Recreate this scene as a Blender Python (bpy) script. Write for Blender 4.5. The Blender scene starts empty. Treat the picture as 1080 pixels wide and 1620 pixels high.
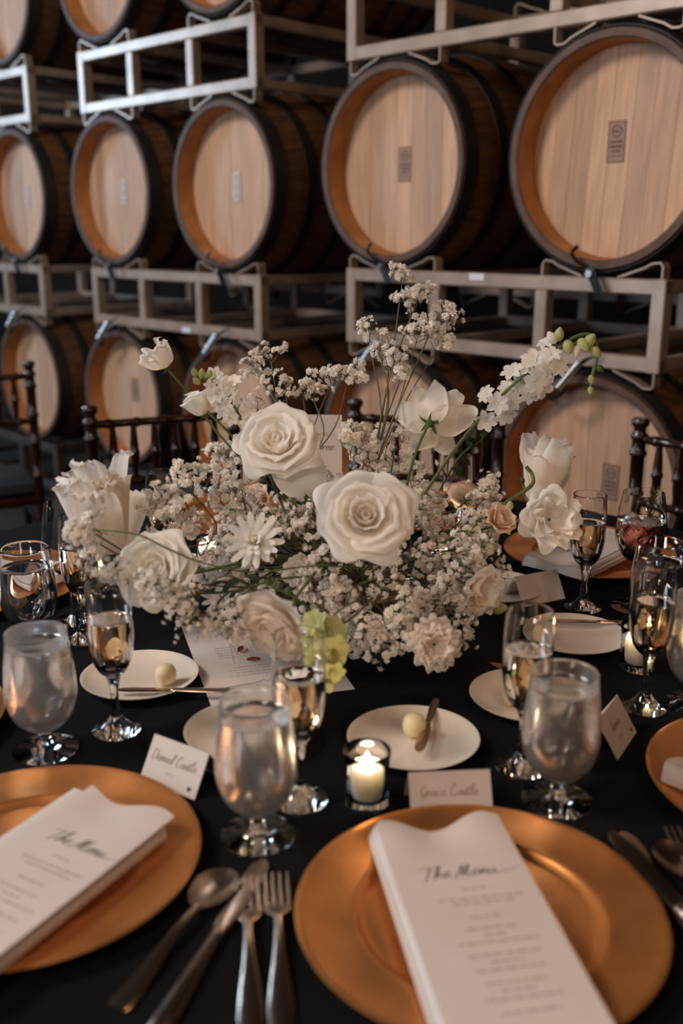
import bpy, math, random
import numpy as np
from mathutils import Vector, Matrix, Quaternion

random.seed(7)
RNG = np.random.default_rng(11)
SC = bpy.context.scene
COL = SC.collection
PI = math.pi

# ------------------------------------------------------------------ camera, light, exposure
CAM_Z, PITCH, FPX = 1.35, math.radians(15.8), 1575.0
cd = bpy.data.cameras.new('camera')
cam = bpy.data.objects.new('camera', cd); COL.objects.link(cam)
cam.location = (0, 0, CAM_Z)
cam.rotation_euler = (PI / 2 - PITCH, 0, 0)
cd.sensor_fit = 'VERTICAL'; cd.sensor_height = 36.0; cd.lens = FPX / 1620 * 36.0
cd.clip_start = 0.02
cd.dof.use_dof = True; cd.dof.focus_distance = 1.55; cd.dof.aperture_fstop = 2.8
SC.camera = cam

wd = bpy.data.worlds.new('world'); SC.world = wd; wd.use_nodes = True
wd.node_tree.nodes['Background'].inputs[0].default_value = (1.0, 0.86, 0.74, 1)
wd.node_tree.nodes['Background'].inputs[1].default_value = 0.02

def lamp(name, kind, loc, power, color, size=None, size_y=None, target=None, spot=None):
    l = bpy.data.lights.new(name, kind); l.energy = power; l.color = color
    if kind == 'AREA':
        l.shape = 'RECTANGLE'; l.size = size; l.size_y = size_y or size
    elif size is not None:
        l.shadow_soft_size = size
    if kind == 'SPOT' and spot:
        l.spot_size = spot; l.spot_blend = 0.8
    o = bpy.data.objects.new(name, l); COL.objects.link(o); o.location = loc
    if target is not None:
        o.rotation_euler = (Vector(target) - Vector(loc)).to_track_quat('-Z', 'Y').to_euler()
    return o
lamp('wall_key_light', 'AREA', (-3.6, 0.9, 4.2), 112, (1.0, 0.87, 0.76), 1.3, 1.3, (0.0, 3.0, 1.3))       # key light added high at left for the barrel wall
lamp('fill_light', 'POINT', (-0.9, -0.5, 2.15), 33, (1.0, 0.845, 0.71), 0.22)                              # unseen soft fill added beside the camera for the flowers
lamp('fill_light', 'POINT', (1.0, -0.7, 2.2), 10, (1.0, 0.70, 0.48), 0.22)  # weaker warm fill added at right front for the place cards
for (bx_, by_, bz_) in ((1.3, -0.9, 2.95), (2.1, 0.1, 2.95), (0.9, 0.6, 3.0)):                              # small warm lamps added on the right for fill and sparkle
    lamp('warm_fill_light', 'POINT', (bx_, by_, bz_), 9, (1.0, 0.58, 0.32), 0.05)
SC.cycles.diffuse_bounces = 8; SC.cycles.max_bounces = 16; SC.cycles.transmission_bounces = 14
lamp('side_window_daylight', 'AREA', (-5.7, 5.4, 2.5), 75, (0.50, 0.74, 1.0), 1.2, 1.6, (-1.0, 4.2, 1.8))      # cold daylight through a window far down the left wall
lamp('doorway_daylight', 'AREA', (-4.2, 0.6, 1.9), 32, (0.60, 0.79, 1.0), 1.1, 2.0, (0, 1.8, 1.2))

SC.view_settings.view_transform = 'Standard'
try: SC.view_settings.look = 'None'
except Exception: pass
SC.view_settings.exposure = 0.58
SC.view_settings.gamma = 1.0
SC.view_settings.use_curve_mapping = False

# ------------------------------------------------------------------ pixel -> place helpers
FW = Vector((0, math.cos(PITCH), -math.sin(PITCH)))
UPV = Vector((0, math.sin(PITCH), math.cos(PITCH)))
RT = Vector((1, 0, 0))
TZ = 0.75                      # top of the tablecloth
def ray(x, y): return FW + RT * ((x - 540) / FPX) - UPV * ((y - 810) / FPX)
def at(x, y, z=TZ):            # pixel -> point on the horizontal plane at height z
    d = ray(x, y); return Vector((0, 0, CAM_Z)) + d * ((z - CAM_Z) / d.z)
def dep(x, y, Z):              # pixel -> point Z metres along the optical axis
    return Vector((0, 0, CAM_Z)) + ray(x, y) * Z
def facing(r, u, t):           # right, up, towards-the-camera
    return (RT * r + UPV * u - FW * t).normalized()

# ------------------------------------------------------------------ materials
MATS = {}
def nodes_of(name):
    m = bpy.data.materials.new(name); m.use_nodes = True; MATS[name] = m
    nt = m.node_tree; return m, nt, nt.nodes, nt.links, nt.nodes['Principled BSDF']
def mat(name, col, rough=0.5, metal=0.0, var=0.0, scale=8.0, stretch=(1, 1, 1), bump=0.0, coat=0.0, sheen=0.0,
        trans=0.0, ior=1.45, sss=0.0, rand=0.0, emit=None, emit_s=0.0, spec=0.5, rough_var=0.0):
    m, nt, N, L, b = nodes_of(name)
    b.inputs['Base Color'].default_value = (*col, 1); b.inputs['Roughness'].default_value = rough
    b.inputs['Metallic'].default_value = metal; b.inputs['Coat Weight'].default_value = coat
    b.inputs['Sheen Weight'].default_value = sheen; b.inputs['Transmission Weight'].default_value = trans
    b.inputs['IOR'].default_value = ior; b.inputs['Specular IOR Level'].default_value = spec
    if sss:
        b.inputs['Subsurface Weight'].default_value = sss
        b.inputs['Subsurface Radius'].default_value = (0.03, 0.019, 0.012)
        b.inputs['Subsurface Scale'].default_value = 1.0
    if emit:
        b.inputs['Emission Color'].default_value = (*emit, 1); b.inputs['Emission Strength'].default_value = emit_s
    if var or bump or rough_var:
        tc = N.new('ShaderNodeTexCoord'); mp = N.new('ShaderNodeMapping'); L.new(tc.outputs['Object'], mp.inputs[0])
        mp.inputs['Scale'].default_value = stretch
        n = N.new('ShaderNodeTexNoise'); n.inputs['Scale'].default_value = scale; n.inputs['Detail'].default_value = 5
        L.new(mp.outputs[0], n.inputs['Vector'])
        if rand:
            oi = N.new('ShaderNodeObjectInfo'); cb = N.new('ShaderNodeVectorMath'); cb.operation = 'SCALE'
            cx = N.new('ShaderNodeCombineXYZ'); L.new(oi.outputs['Random'], cx.inputs[0]); L.new(oi.outputs['Random'], cx.inputs[2])
            L.new(cx.outputs[0], cb.inputs[0]); cb.inputs['Scale'].default_value = 37.0
            L.new(cb.outputs[0], mp.inputs['Location'])
        if var or rand:
            r = N.new('ShaderNodeValToRGB'); L.new(n.outputs['Fac'], r.inputs[0])
            r.color_ramp.elements[0].position = 0.32; r.color_ramp.elements[1].position = 0.68
            r.color_ramp.elements[0].color = (*[c * (1 - var) for c in col], 1)
            r.color_ramp.elements[1].color = (*[min(1, c * (1 + var)) for c in col], 1)
            out = r.outputs[0]
            if rand:
                hs = N.new('ShaderNodeHueSaturation'); mr = N.new('ShaderNodeMapRange')
                L.new(oi.outputs['Random'], mr.inputs[0]); mr.inputs[3].default_value = 1 - rand; mr.inputs[4].default_value = 1 + rand
                L.new(mr.outputs[0], hs.inputs['Value']); L.new(out, hs.inputs['Color']); out = hs.outputs[0]
            L.new(out, b.inputs['Base Color'])
        if rough_var:
            mr = N.new('ShaderNodeMapRange'); L.new(n.outputs['Fac'], mr.inputs[0])
            mr.inputs[1].default_value = 0.35; mr.inputs[2].default_value = 0.65
            mr.inputs[3].default_value = max(0.0, rough - rough_var); mr.inputs[4].default_value = rough + rough_var
            L.new(mr.outputs[0], b.inputs['Roughness'])
        if bump:
            bp = N.new('ShaderNodeBump'); bp.inputs['Strength'].default_value = bump; bp.inputs['Distance'].default_value = 0.002
            L.new(n.outputs['Fac'], bp.inputs['Height']); L.new(bp.outputs[0], b.inputs['Normal'])
    return m
def petal_mat(name, col, col2, trans=0.35):
    m, nt, N, L, b = nodes_of(name)
    tc = N.new('ShaderNodeTexCoord'); n = N.new('ShaderNodeTexNoise'); n.inputs['Scale'].default_value = 28; n.inputs['Detail'].default_value = 4
    L.new(tc.outputs['Object'], n.inputs['Vector'])
    r = N.new('ShaderNodeValToRGB'); L.new(n.outputs['Fac'], r.inputs[0])
    r.color_ramp.elements[0].position = 0.3; r.color_ramp.elements[1].position = 0.7
    r.color_ramp.elements[0].color = (*col2, 1); r.color_ramp.elements[1].color = (*col, 1)
    L.new(r.outputs[0], b.inputs['Base Color']); b.inputs['Roughness'].default_value = 0.6
    b.inputs['Specular IOR Level'].default_value = 0.25
    t = N.new('ShaderNodeBsdfTranslucent'); L.new(r.outputs[0], t.inputs[0])
    mx = N.new('ShaderNodeMixShader'); mx.inputs[0].default_value = trans
    L.new(b.outputs[0], mx.inputs[1]); L.new(t.outputs[0], mx.inputs[2])
    L.new(mx.outputs[0], N['Material Output'].inputs[0])
    return m

mat('concrete', (0.035, 0.030, 0.027), 0.7, var=0.3, scale=3)
mat('dark_wall', (0.018, 0.014, 0.012), 0.9, var=0.3, scale=4)
mat('black_cloth', (0.0045, 0.0045, 0.0055), 0.95, bump=0.25, scale=500, spec=0.15)
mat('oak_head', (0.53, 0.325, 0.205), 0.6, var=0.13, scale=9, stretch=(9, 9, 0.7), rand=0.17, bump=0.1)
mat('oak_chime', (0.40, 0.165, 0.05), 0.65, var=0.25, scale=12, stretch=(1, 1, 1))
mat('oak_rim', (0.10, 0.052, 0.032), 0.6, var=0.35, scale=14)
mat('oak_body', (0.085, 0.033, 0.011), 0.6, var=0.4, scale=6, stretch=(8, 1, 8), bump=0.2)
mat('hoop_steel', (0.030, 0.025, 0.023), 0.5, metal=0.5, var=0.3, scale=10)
mat('stamp_ink', (0.13, 0.075, 0.055), 0.8)
mat('stamp_ground', (0.33, 0.215, 0.155), 0.8)
mat('rack_shaded', (0.05, 0.04, 0.034), 0.6, metal=0.15, var=0.2, scale=11)  # rack colour darkened to stand for the shade near the floor
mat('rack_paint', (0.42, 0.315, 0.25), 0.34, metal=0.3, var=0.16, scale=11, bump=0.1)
mat('tag_white', (0.72, 0.72, 0.76), 0.5)
mat('clamp_black', (0.012, 0.011, 0.011), 0.3, metal=0.5)
mat('clamp_steel', (0.62, 0.58, 0.55), 0.25, metal=0.9)
mat('mahogany', (0.022, 0.0065, 0.0045), 0.22, var=0.4, scale=9, coat=0.4)
mat('seat_black', (0.008, 0.007, 0.007), 0.85)
mat('gold', (0.74, 0.31, 0.10), 0.36, metal=0.8, var=0.12, scale=16, bump=0.25, rough_var=0.06)
mat('porcelain', (0.78, 0.69, 0.60), 0.22, var=0.03, scale=6)
mat('linen', (0.62, 0.56, 0.525), 0.85, var=0.04, scale=30, bump=0.15, sheen=0.2)
mat('paper', (0.63, 0.55, 0.515), 0.75, var=0.03, scale=20)
mat('ink', (0.05, 0.035, 0.03), 0.8)
mat('ink_soft', (0.30, 0.235, 0.21), 0.8)
mat('ink_brown', (0.16, 0.07, 0.05), 0.8)
mat('steel', (0.62, 0.46, 0.36), 0.24, metal=1.0)
mat('glass', (1, 1, 1), 0.0, trans=1.0, ior=1.45)
mat('glass_wet', (1, 1, 1), 0.16, trans=1.0, ior=1.35, scale=30, rough_var=0.13, bump=0.3)
_m = MATS['glass_wet']; _nt = _m.node_tree; _N = _nt.nodes; _L = _nt.links
_d = _N.new('ShaderNodeBsdfTranslucent'); _d.inputs[0].default_value = (.92, .86, .80, 1); _x = _N.new('ShaderNodeMixShader'); _x.inputs[0].default_value = .09
_L.new(_N['Principled BSDF'].outputs[0], _x.inputs[1]); _L.new(_d.outputs[0], _x.inputs[2]); _L.new(_x.outputs[0], _N['Material Output'].inputs[0])
mat('water', (1, 0.99, 0.97), 0.0, trans=1.0, ior=1.33)
mat('champagne', (1.0, 0.74, 0.44), 0.0, trans=1.0, ior=1.34)
mat('red_drink', (1.0, 0.36, 0.34), 0.0, trans=1.0, ior=1.34)
mat('ice', (1.0, 0.90, 0.88), 0.35, trans=0.75, ior=1.31, bump=0.6, scale=60)
mat('wax', (0.95, 0.81, 0.71), 0.5, sss=0.9)
mat('flame', (1, 0.8, 0.4), 0.5, emit=(1.0, 0.72, 0.36), emit_s=22.0)
mat('wick', (0.02, 0.015, 0.01), 0.9)
mat('butter', (0.86, 0.70, 0.42), 0.45, sss=0.3)
petal_mat('rose_petal', (0.97, 0.945, 0.91), (0.96, 0.92, 0.86), .5)
petal_mat('ivory_petal', (0.96, 0.92, 0.86), (0.94, 0.86, 0.77), .5)
petal_mat('white_petal', (0.96, 0.94, 0.90), (0.94, 0.90, 0.84), .45)
petal_mat('peach_petal', (0.88, 0.70, 0.56), (0.82, 0.60, 0.46))
petal_mat('green_petal', (0.62, 0.62, 0.30), (0.52, 0.55, 0.22))
petal_mat('breath', (0.95, 0.91, 0.86), (0.88, 0.825, 0.755), 0.35)
petal_mat('leaf', (0.10, 0.16, 0.045), (0.06, 0.11, 0.03), 0.25)
petal_mat('dark_leaf', (0.03, 0.05, 0.02), (0.018, 0.03, 0.012), 0.2)
mat('stem_green', (0.10, 0.13, 0.045), 0.6, var=0.25, scale=20)
mat('stem_brown', (0.13, 0.105, 0.05), 0.7, var=0.25, scale=20)
mat('dried_petal', (0.26, 0.06, 0.03), 0.7)
mat('wood_table', (0.12, 0.07, 0.04), 0.6, var=0.2)
mat('vase_gold', (0.5, 0.33, 0.16), 0.3, metal=0.8)

# ------------------------------------------------------------------ mesh builder
class MB:
    def __init__(s): s.v, s.f = [], []
    def add(s, vs, fs):
        o = len(s.v); s.v += [tuple(p) for p in vs]; s.f += [tuple(i + o for i in f) for f in fs]; return s
    def box(s, c, size, M=None):
        x, y, z = [q / 2 for q in size]
        P = [Vector((a * x, b * y, d * z)) for a in (-1, 1) for b in (-1, 1) for d in (-1, 1)]
        if M is not None: P = [M @ p for p in P]
        P = [p + Vector(c) for p in P]
        return s.add(P, [(0, 1, 3, 2), (4, 6, 7, 5), (0, 4, 5, 1), (2, 3, 7, 6), (0, 2, 6, 4), (1, 5, 7, 3)])
    def bbox(s, c, size, bev=0.003):           # bevelled box
        hx, hy, hz = [q / 2 for q in size]; V = []; F = []
        for sx in (-1, 1):
            for sy in (-1, 1):
                for sz in (-1, 1):
                    V += [(c[0] + sx * hx, c[1] + sy * (hy - bev), c[2] + sz * (hz - bev)),
                          (c[0] + sx * (hx - bev), c[1] + sy * hy, c[2] + sz * (hz - bev)),
                          (c[0] + sx * (hx - bev), c[1] + sy * (hy - bev), c[2] + sz * hz)]
        def I(a, b, d, k): return (((a > 0) * 2 + (b > 0)) * 2 + (d > 0)) * 3 + k
        for a in (-1, 1):
            F.append([I(a, -1, -1, 0), I(a, 1, -1, 0), I(a, 1, 1, 0), I(a, -1, 1, 0)])
            F.append([I(-1, a, -1, 1), I(1, a, -1, 1), I(1, a, 1, 1), I(-1, a, 1, 1)])
            F.append([I(-1, -1, a, 2), I(1, -1, a, 2), I(1, 1, a, 2), I(-1, 1, a, 2)])
            for b in (-1, 1):
                F.append([I(a, b, -1, 0), I(a, b, 1, 0), I(a, b, 1, 1), I(a, b, -1, 1)])
                F.append([I(a, -1, b, 0), I(a, 1, b, 0), I(a, 1, b, 2), I(a, -1, b, 2)])
                F.append([I(-1, a, b, 1), I(1, a, b, 1), I(1, a, b, 2), I(-1, a, b, 2)])
                for d in (-1, 1): F.append([I(a, b, d, 0), I(a, b, d, 1), I(a, b, d, 2)])
        return s.add(V, F)
    def lathe(s, prof, seg=40, axis='Z', c=(0, 0, 0), closed=False, wave=None):
        V = []; n = len(prof)
        for k in range(seg):
            a = 2 * PI * k / seg; ca, sa = math.cos(a), math.sin(a)
            for i, (r, z) in enumerate(prof):
                rr = r if wave is None else r * wave(a, i)
                if axis == 'Z': p = (rr * ca, rr * sa, z)
                else: p = (rr * ca, z, rr * sa)
                V.append((p[0] + c[0], p[1] + c[1], p[2] + c[2]))
        F = []
        for k in range(seg):
            k2 = (k + 1) % seg
            for i in range(n if closed else n - 1):
                j = (i + 1) % n
                q = (k * n + i, k2 * n + i, k2 * n + j, k * n + j)
                F.append(q if axis == 'Z' else q[::-1])
        return s.add(V, F)
    def tube(s, pts, rad, sides=6, caps=True):
        pts = [Vector(p) for p in pts]; n = len(pts)
        rad = rad if hasattr(rad, '__len__') else [rad] * n
        V = []; F = []; up = None
        for i, p in enumerate(pts):
            t = (pts[min(i + 1, n - 1)] - pts[max(i - 1, 0)]).normalized()
            if up is None:
                up = Vector((0, 0, 1)) if abs(t.z) < 0.9 else Vector((1, 0, 0))
            a = t.cross(up).normalized(); b = a.cross(t).normalized(); up = b
            for k in range(sides):
                q = 2 * PI * k / sides
                V.append(p + (a * math.cos(q) + b * math.sin(q)) * rad[i])
        for i in range(n - 1):
            for k in range(sides):
                k2 = (k + 1) % sides
                F.append((i * sides + k, i * sides + k2, (i + 1) * sides + k2, (i + 1) * sides + k))
        if caps:
            F.append(tuple(range(sides))[::-1]); F.append(tuple((n - 1) * sides + k for k in range(sides)))
        return s.add(V, F)
    def strip(s, path, width, thick, axis):    # flat bar along path, width along axis vector
        ax = Vector(axis).normalized(); pts = [Vector(p) for p in path]; n = len(pts); V = []; F = []
        for i, p in enumerate(pts):
            t = (pts[min(i + 1, n - 1)] - pts[max(i - 1, 0)]).normalized(); nn = t.cross(ax).normalized()
            for a, b in ((-1, -1), (1, -1), (1, 1), (-1, 1)):
                V.append(p + ax * (a * width / 2) + nn * (b * thick / 2))
        for i in range(n - 1):
            for k in range(4):
                k2 = (k + 1) % 4
                F.append((i * 4 + k, i * 4 + k2, (i + 1) * 4 + k2, (i + 1) * 4 + k))
        F.append((3, 2, 1, 0)); F.append(tuple((n - 1) * 4 + k for k in range(4)))
        return s.add(V, F)
    def grid(s, fn, nu, nv):
        V = [fn(i / nu, j / nv) for i in range(nu + 1) for j in range(nv + 1)]
        F = [(i * (nv + 1) + j, (i + 1) * (nv + 1) + j, (i + 1) * (nv + 1) + j + 1, i * (nv + 1) + j + 1)
             for i in range(nu) for j in range(nv)]
        return s.add(V, F)
    def slab(s, fn, nu, nv, th):               # a sheet with thickness: fn(u,v)->top point; bottom is th below
        o = len(s.v); s.grid(fn, nu, nv); n = (nu + 1) * (nv + 1)
        top = s.v[o:o + n]
        bot = [(p[0], p[1], p[2] - th) for p in top]
        b = len(s.v); s.v += bot
        I = lambda i, j: i * (nv + 1) + j
        for i in range(nu):
            for j in range(nv):
                s.f.append((b + I(i, j), b + I(i, j + 1), b + I(i + 1, j + 1), b + I(i + 1, j)))
        edge = [I(i, 0) for i in range(nu)] + [I(nu, j) for j in range(nv)] + [I(i, nv) for i in range(nu, 0, -1)] + [I(0, j) for j in range(nv, 0, -1)]
        for k in range(len(edge)):
            a, c = edge[k], edge[(k + 1) % len(edge)]
            s.f.append((o + a, b + a, b + c, o + c))
        return s
    def mesh(s, name, mt, smooth=True, auto=None):
        me = bpy.data.meshes.new(name); me.from_pydata(s.v, [], s.f); me.update()
        if smooth:
            me.polygons.foreach_set('use_smooth', [True] * len(me.polygons))
            if auto:
                me.set_sharp_from_angle(angle=math.radians(auto))
        me.materials.append(MATS[mt]); return me

def link(name, me, parent=None, loc=None, rot=None, scale=None):
    o = bpy.data.objects.new(name, me); COL.objects.link(o)
    if parent is not None: o.parent = parent
    if loc is not None: o.location = loc
    if rot is not None:
        if isinstance(rot, Quaternion): o.rotation_mode = 'QUATERNION'; o.rotation_quaternion = rot
        else: o.rotation_euler = rot
    if scale is not None: o.scale = (scale,) * 3 if not hasattr(scale, '__len__') else scale
    return o
def part(name, mb, mt, parent=None, smooth=True, auto=40, **k):
    return link(name, mb.mesh(name, mt, smooth, auto), parent, **k)
def tag(o, label, cat, group=None, kind=None):
    o['label'] = label; o['category'] = cat
    if group: o['group'] = group
    if kind: o['kind'] = kind
    return o
def thing(name, label, cat, loc=(0, 0, 0), rot=(0, 0, 0), group=None, scale=None):
    o = link(name, None, None, loc, rot, scale); o.empty_display_size = 0.02
    return tag(o, label, cat, group)
def struct(name, mb, mt, parent=None, smooth=False):
    o = part(name, mb, mt, parent, smooth); o['kind'] = 'structure'; return o
def cat_rom(pts, k=6):
    pts = [np.array(p, float) for p in pts]
    P = [2 * pts[0] - pts[1]] + pts + [2 * pts[-1] - pts[-2]]; out = []
    for i in range(1, len(P) - 2):
        for j in range(k):
            t = j / k
            out.append(0.5 * ((2 * P[i]) + (-P[i - 1] + P[i + 1]) * t + (2 * P[i - 1] - 5 * P[i] + 4 * P[i + 1] - P[i + 2]) * t * t
                              + (-P[i - 1] + 3 * P[i] - 3 * P[i + 1] + P[i + 2]) * t ** 3))
    out.append(pts[-1]); return out
def interp(pts, v):
    n = len(pts) - 1; x = min(max(v, 0), 1) * n; i = min(int(x), n - 1); t = x - i
    p0, p1, p2, p3 = pts[max(i - 1, 0)], pts[i], pts[i + 1], pts[min(i + 2, n)]
    return [0.5 * (2 * b + (c - a) * t + (2 * a - 5 * b + 4 * c - d) * t * t + (3 * b - a - 3 * c + d) * t ** 3) for a, b, c, d in zip(p0, p1, p2, p3)]

# ------------------------------------------------------------------ the room
struct('floor', MB().box((0, 2.5, -0.05), (12, 13, 0.1)), 'concrete')
struct('ceiling', MB().box((0, 2.5, 4.65), (12, 13, 0.1)), 'dark_wall')
struct('wall_left', MB().box((-5.95, 2.5, 2.3), (0.1, 13, 4.6)), 'dark_wall')
struct('wall_right', MB().box((5.95, 2.5, 2.3), (0.1, 13, 4.6)), 'dark_wall')
struct('wall_front', MB().box((0, -3.95, 2.3), (11.8, 0.1, 4.6)), 'dark_wall')
struct('wall_back', MB().box((0, 8.95, 2.3), (11.8, 0.1, 4.6)), 'dark_wall')

# ------------------------------------------------------------------ the barrel wall
WA = Vector((0.672, 2.74, 0)); WU = Vector((-math.sqrt(.5), math.sqrt(.5), 0)); WN = Vector((math.sqrt(.5), math.sqrt(.5), 0))
WROT = -PI / 4
def wall(s, z, off=0.0): return WA + WU * s + WN * off + Vector((0, 0, z))
BL = 0.93
def brad(y):
    t = y / BL; return 0.298 + 0.052 * (1 - (1 - 2 * t) ** 2)
def make_barrel_meshes():
    out = {}
    NS = 28
    b = MB(); ys = [0.0, .02, .06, .12, .2, .3, .4, .465, .53, .63, .73, .81, .87, .91, BL]
    V = []; n = NS * 3
    for y in ys:
        for k in range(NS):
            for q, dr in ((0, -0.0022), (0.06, 0), (0.94, 0)):
                a = 2 * PI * (k + q) / NS; r = brad(y) + dr
                V.append((r * math.cos(a), y, r * math.sin(a)))
    F = []
    for i in range(len(ys) - 1):
        for k in range(n):
            k2 = (k + 1) % n
            F.append((i * n + k, (i + 1) * n + k, (i + 1) * n + k2, i * n + k2))
    b.add(V, F)
    b.lathe([(brad(BL) - .003, BL), (.273, BL), (.273, BL - .05), (0.0, BL - .05)], 56, 'Y')
    out['staves'] = b.mesh('staves', 'oak_body', True, 25)
    b = MB().lathe([(brad(0) + .0005, 0.012), (brad(0) - .004, -0.001), (.275, -0.001), (.271, .004)], 72, 'Y')
    out['chime_edge'] = b.mesh('chime_edge', 'oak_rim', True, 30)
    b = MB().lathe([(.271, .004), (.269, .03), (.267, .092)], 72, 'Y')
    out['chime_bevel'] = b.mesh('chime_bevel', 'oak_chime', True, 30)
    hoops = []
    for y0, y1 in ((.003, .052), (.135, .175), (.285, .325), (.605, .645), (.755, .795), (.875, .925)):
        b = MB().lathe([(brad(y0) + .001, y0), (brad(y0) + .0035, y0), (brad(y1) + .0035, y1), (brad(y1) + .001, y1)], 72, 'Y', closed=True)
        hoops.append(b.mesh('hoop', 'hoop_steel', True, 30))
    out['hoop'] = hoops
    boards = []; R = 0.2665; xs = [-R, -.205, -.15, -.088, -.035, .028, .085, .15, .21, R]
    for x0, x1 in zip(xs[:-1], xs[1:]):
        x0 += .0005; x1 -= .0005; P = []
        for k in range(9):
            x = x0 + (x1 - x0) * k / 8; P.append((x, math.sqrt(max(0, R * R - x * x)) + .0006))
        poly = [(x, z) for x, z in P] + [(x, -z) for x, z in P[::-1]]
        m = len(poly); dz = 0.078 + random.uniform(-.0006, .0006)
        V = [(x, dz, z) for x, z in poly] + [(x, dz + .016, z) for x, z in poly]
        F = [tuple(range(m))] + [tuple(range(2 * m - 1, m - 1, -1))] + [(i, m + i, m + (i + 1) % m, (i + 1) % m) for i in range(m)]
        boards.append(MB().add(V, F).mesh('head_board', 'oak_head', False))
    out['head_board'] = boards
    # branded stamp: outlined rectangle with a ring and short lines of print
    b = MB(); Y = 0.0768
    def bar(x0, x1, z0, z1): b.box(((x0 + x1) / 2, Y, (z0 + z1) / 2), (x1 - x0, .0006, z1 - z0))
    w, h, t = .026, .052, .0025
    bar(-w, w, h - t, h); bar(-w, w, -h, -h + t); bar(-w, -w + t, -h, h); bar(w - t, w, -h, h)
    for z in (.0, -.012): bar(-.018, .018, z - .003, z + .003)
    bar(-.014, .014, -.026, -.021); bar(-.02, .02, -.036, -.034)
    b.lathe([(.0155, Y - .0003), (.012, Y - .0003)], 20, 'Y', (0, 0, .026)); bar(-.008, .008, .0235, .0285)
    out['stamp'] = b.mesh('stamp', 'stamp_ink', False)
    out['stamp_ground'] = MB().box((0, .0773, 0), (.052, .0004, .104)).mesh('stamp_ground', 'stamp_ground', False)
    b = MB().bbox((0, .0755, 0), (.04, .0015, .10), .0004); out['card'] = b.mesh('label_card', 'paper', False)
    b = MB()
    for i in range(7): b.box((0, .0744, .036 - .012 * i), (.028 - .008 * (i % 3), .0004, .004))
    out['card_print'] = b.mesh('print', 'stamp_ink', False)
    return out
BM = make_barrel_meshes()
def barrel(s, zc, label, mark='stamp', off=0.0, roll=0.0, group='oak barrels on the wall racks', mx=0.0, mz=0.02):
    t = thing('wine_barrel', label, 'barrel', wall(s, zc, off), (0, 0, WROT), group)
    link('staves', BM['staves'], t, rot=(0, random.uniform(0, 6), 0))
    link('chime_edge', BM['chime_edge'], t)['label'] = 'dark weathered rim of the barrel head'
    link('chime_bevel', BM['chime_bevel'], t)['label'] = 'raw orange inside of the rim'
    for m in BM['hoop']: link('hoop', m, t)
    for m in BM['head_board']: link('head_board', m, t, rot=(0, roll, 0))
    if mark == 'stamp': link('stamp_ground', BM['stamp_ground'], link('stamp', BM['stamp'], t, loc=(mx, 0, mz)))
    elif mark == 'card':
        c = link('label_card', BM['card'], t, loc=(mx, 0, mz)); link('print', BM['card_print'], c)
    return t
ZA, ZB, PITCHZ = 1.545, 1.508, 0.876
barrel(-.0105, ZA, 'large wine barrel at the right edge, head end lit, above the lower right rack', mx=-.012, mz=.03, roll=.05)
barrel(.7455, ZA, 'wine barrel with a stamped head directly above the baby\'s breath spray', mx=.0, mz=.005)
barrel(1.5805, ZB, 'wine barrel in the middle row, third head from the right', 'card', mz=.0)
barrel(2.3365, ZB, 'wine barrel in the middle row left of the picture with a small white card', 'card', mz=0)
barrel(3.165, ZB, 'wine barrel of the middle row cut by the left picture edge', 'card', mz=0)
barrel(-.0105, ZA - PITCHZ, 'lower wine barrel at right behind the champagne flute and the chair', mx=.045, mz=-.01)
barrel(.7455, ZA - PITCHZ, 'lower wine barrel behind the upright table number card', 'none')
barrel(1.5805, ZB - PITCHZ, 'lower wine barrel hidden partly by the stock and rose blooms at left', 'stamp')
barrel(2.3365, ZB - PITCHZ, 'lower wine barrel behind the left chair back', 'stamp', mz=.03)
barrel(3.165, ZB - PITCHZ, 'lower wine barrel in the dark far left behind chairs', 'none')
barrel(1.5805, ZB + PITCHZ, 'upper wine barrel whose underside just shows above the middle rack', 'none')
barrel(2.3365, ZB + PITCHZ, 'upper wine barrel showing its lower half at the top left', 'none')
barrel(3.165, ZB + PITCHZ, 'upper wine barrel cut by the top left picture corner', 'none')
# the next row of barrels, standing in the dark behind the front row
for s, z, lab in ((.352, ZA, 'dim barrel in the row behind, seen between the two large right barrels'),
                  (1.108, ZA, 'dim barrel in the row behind, between the two front rack stacks'),
                  (1.95, ZB, 'dim barrel in the row behind, behind the left rack stack'),):
    barrel(s, z + .10, lab, 'none', off=1.06, group='barrels in the dark second row')

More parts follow.
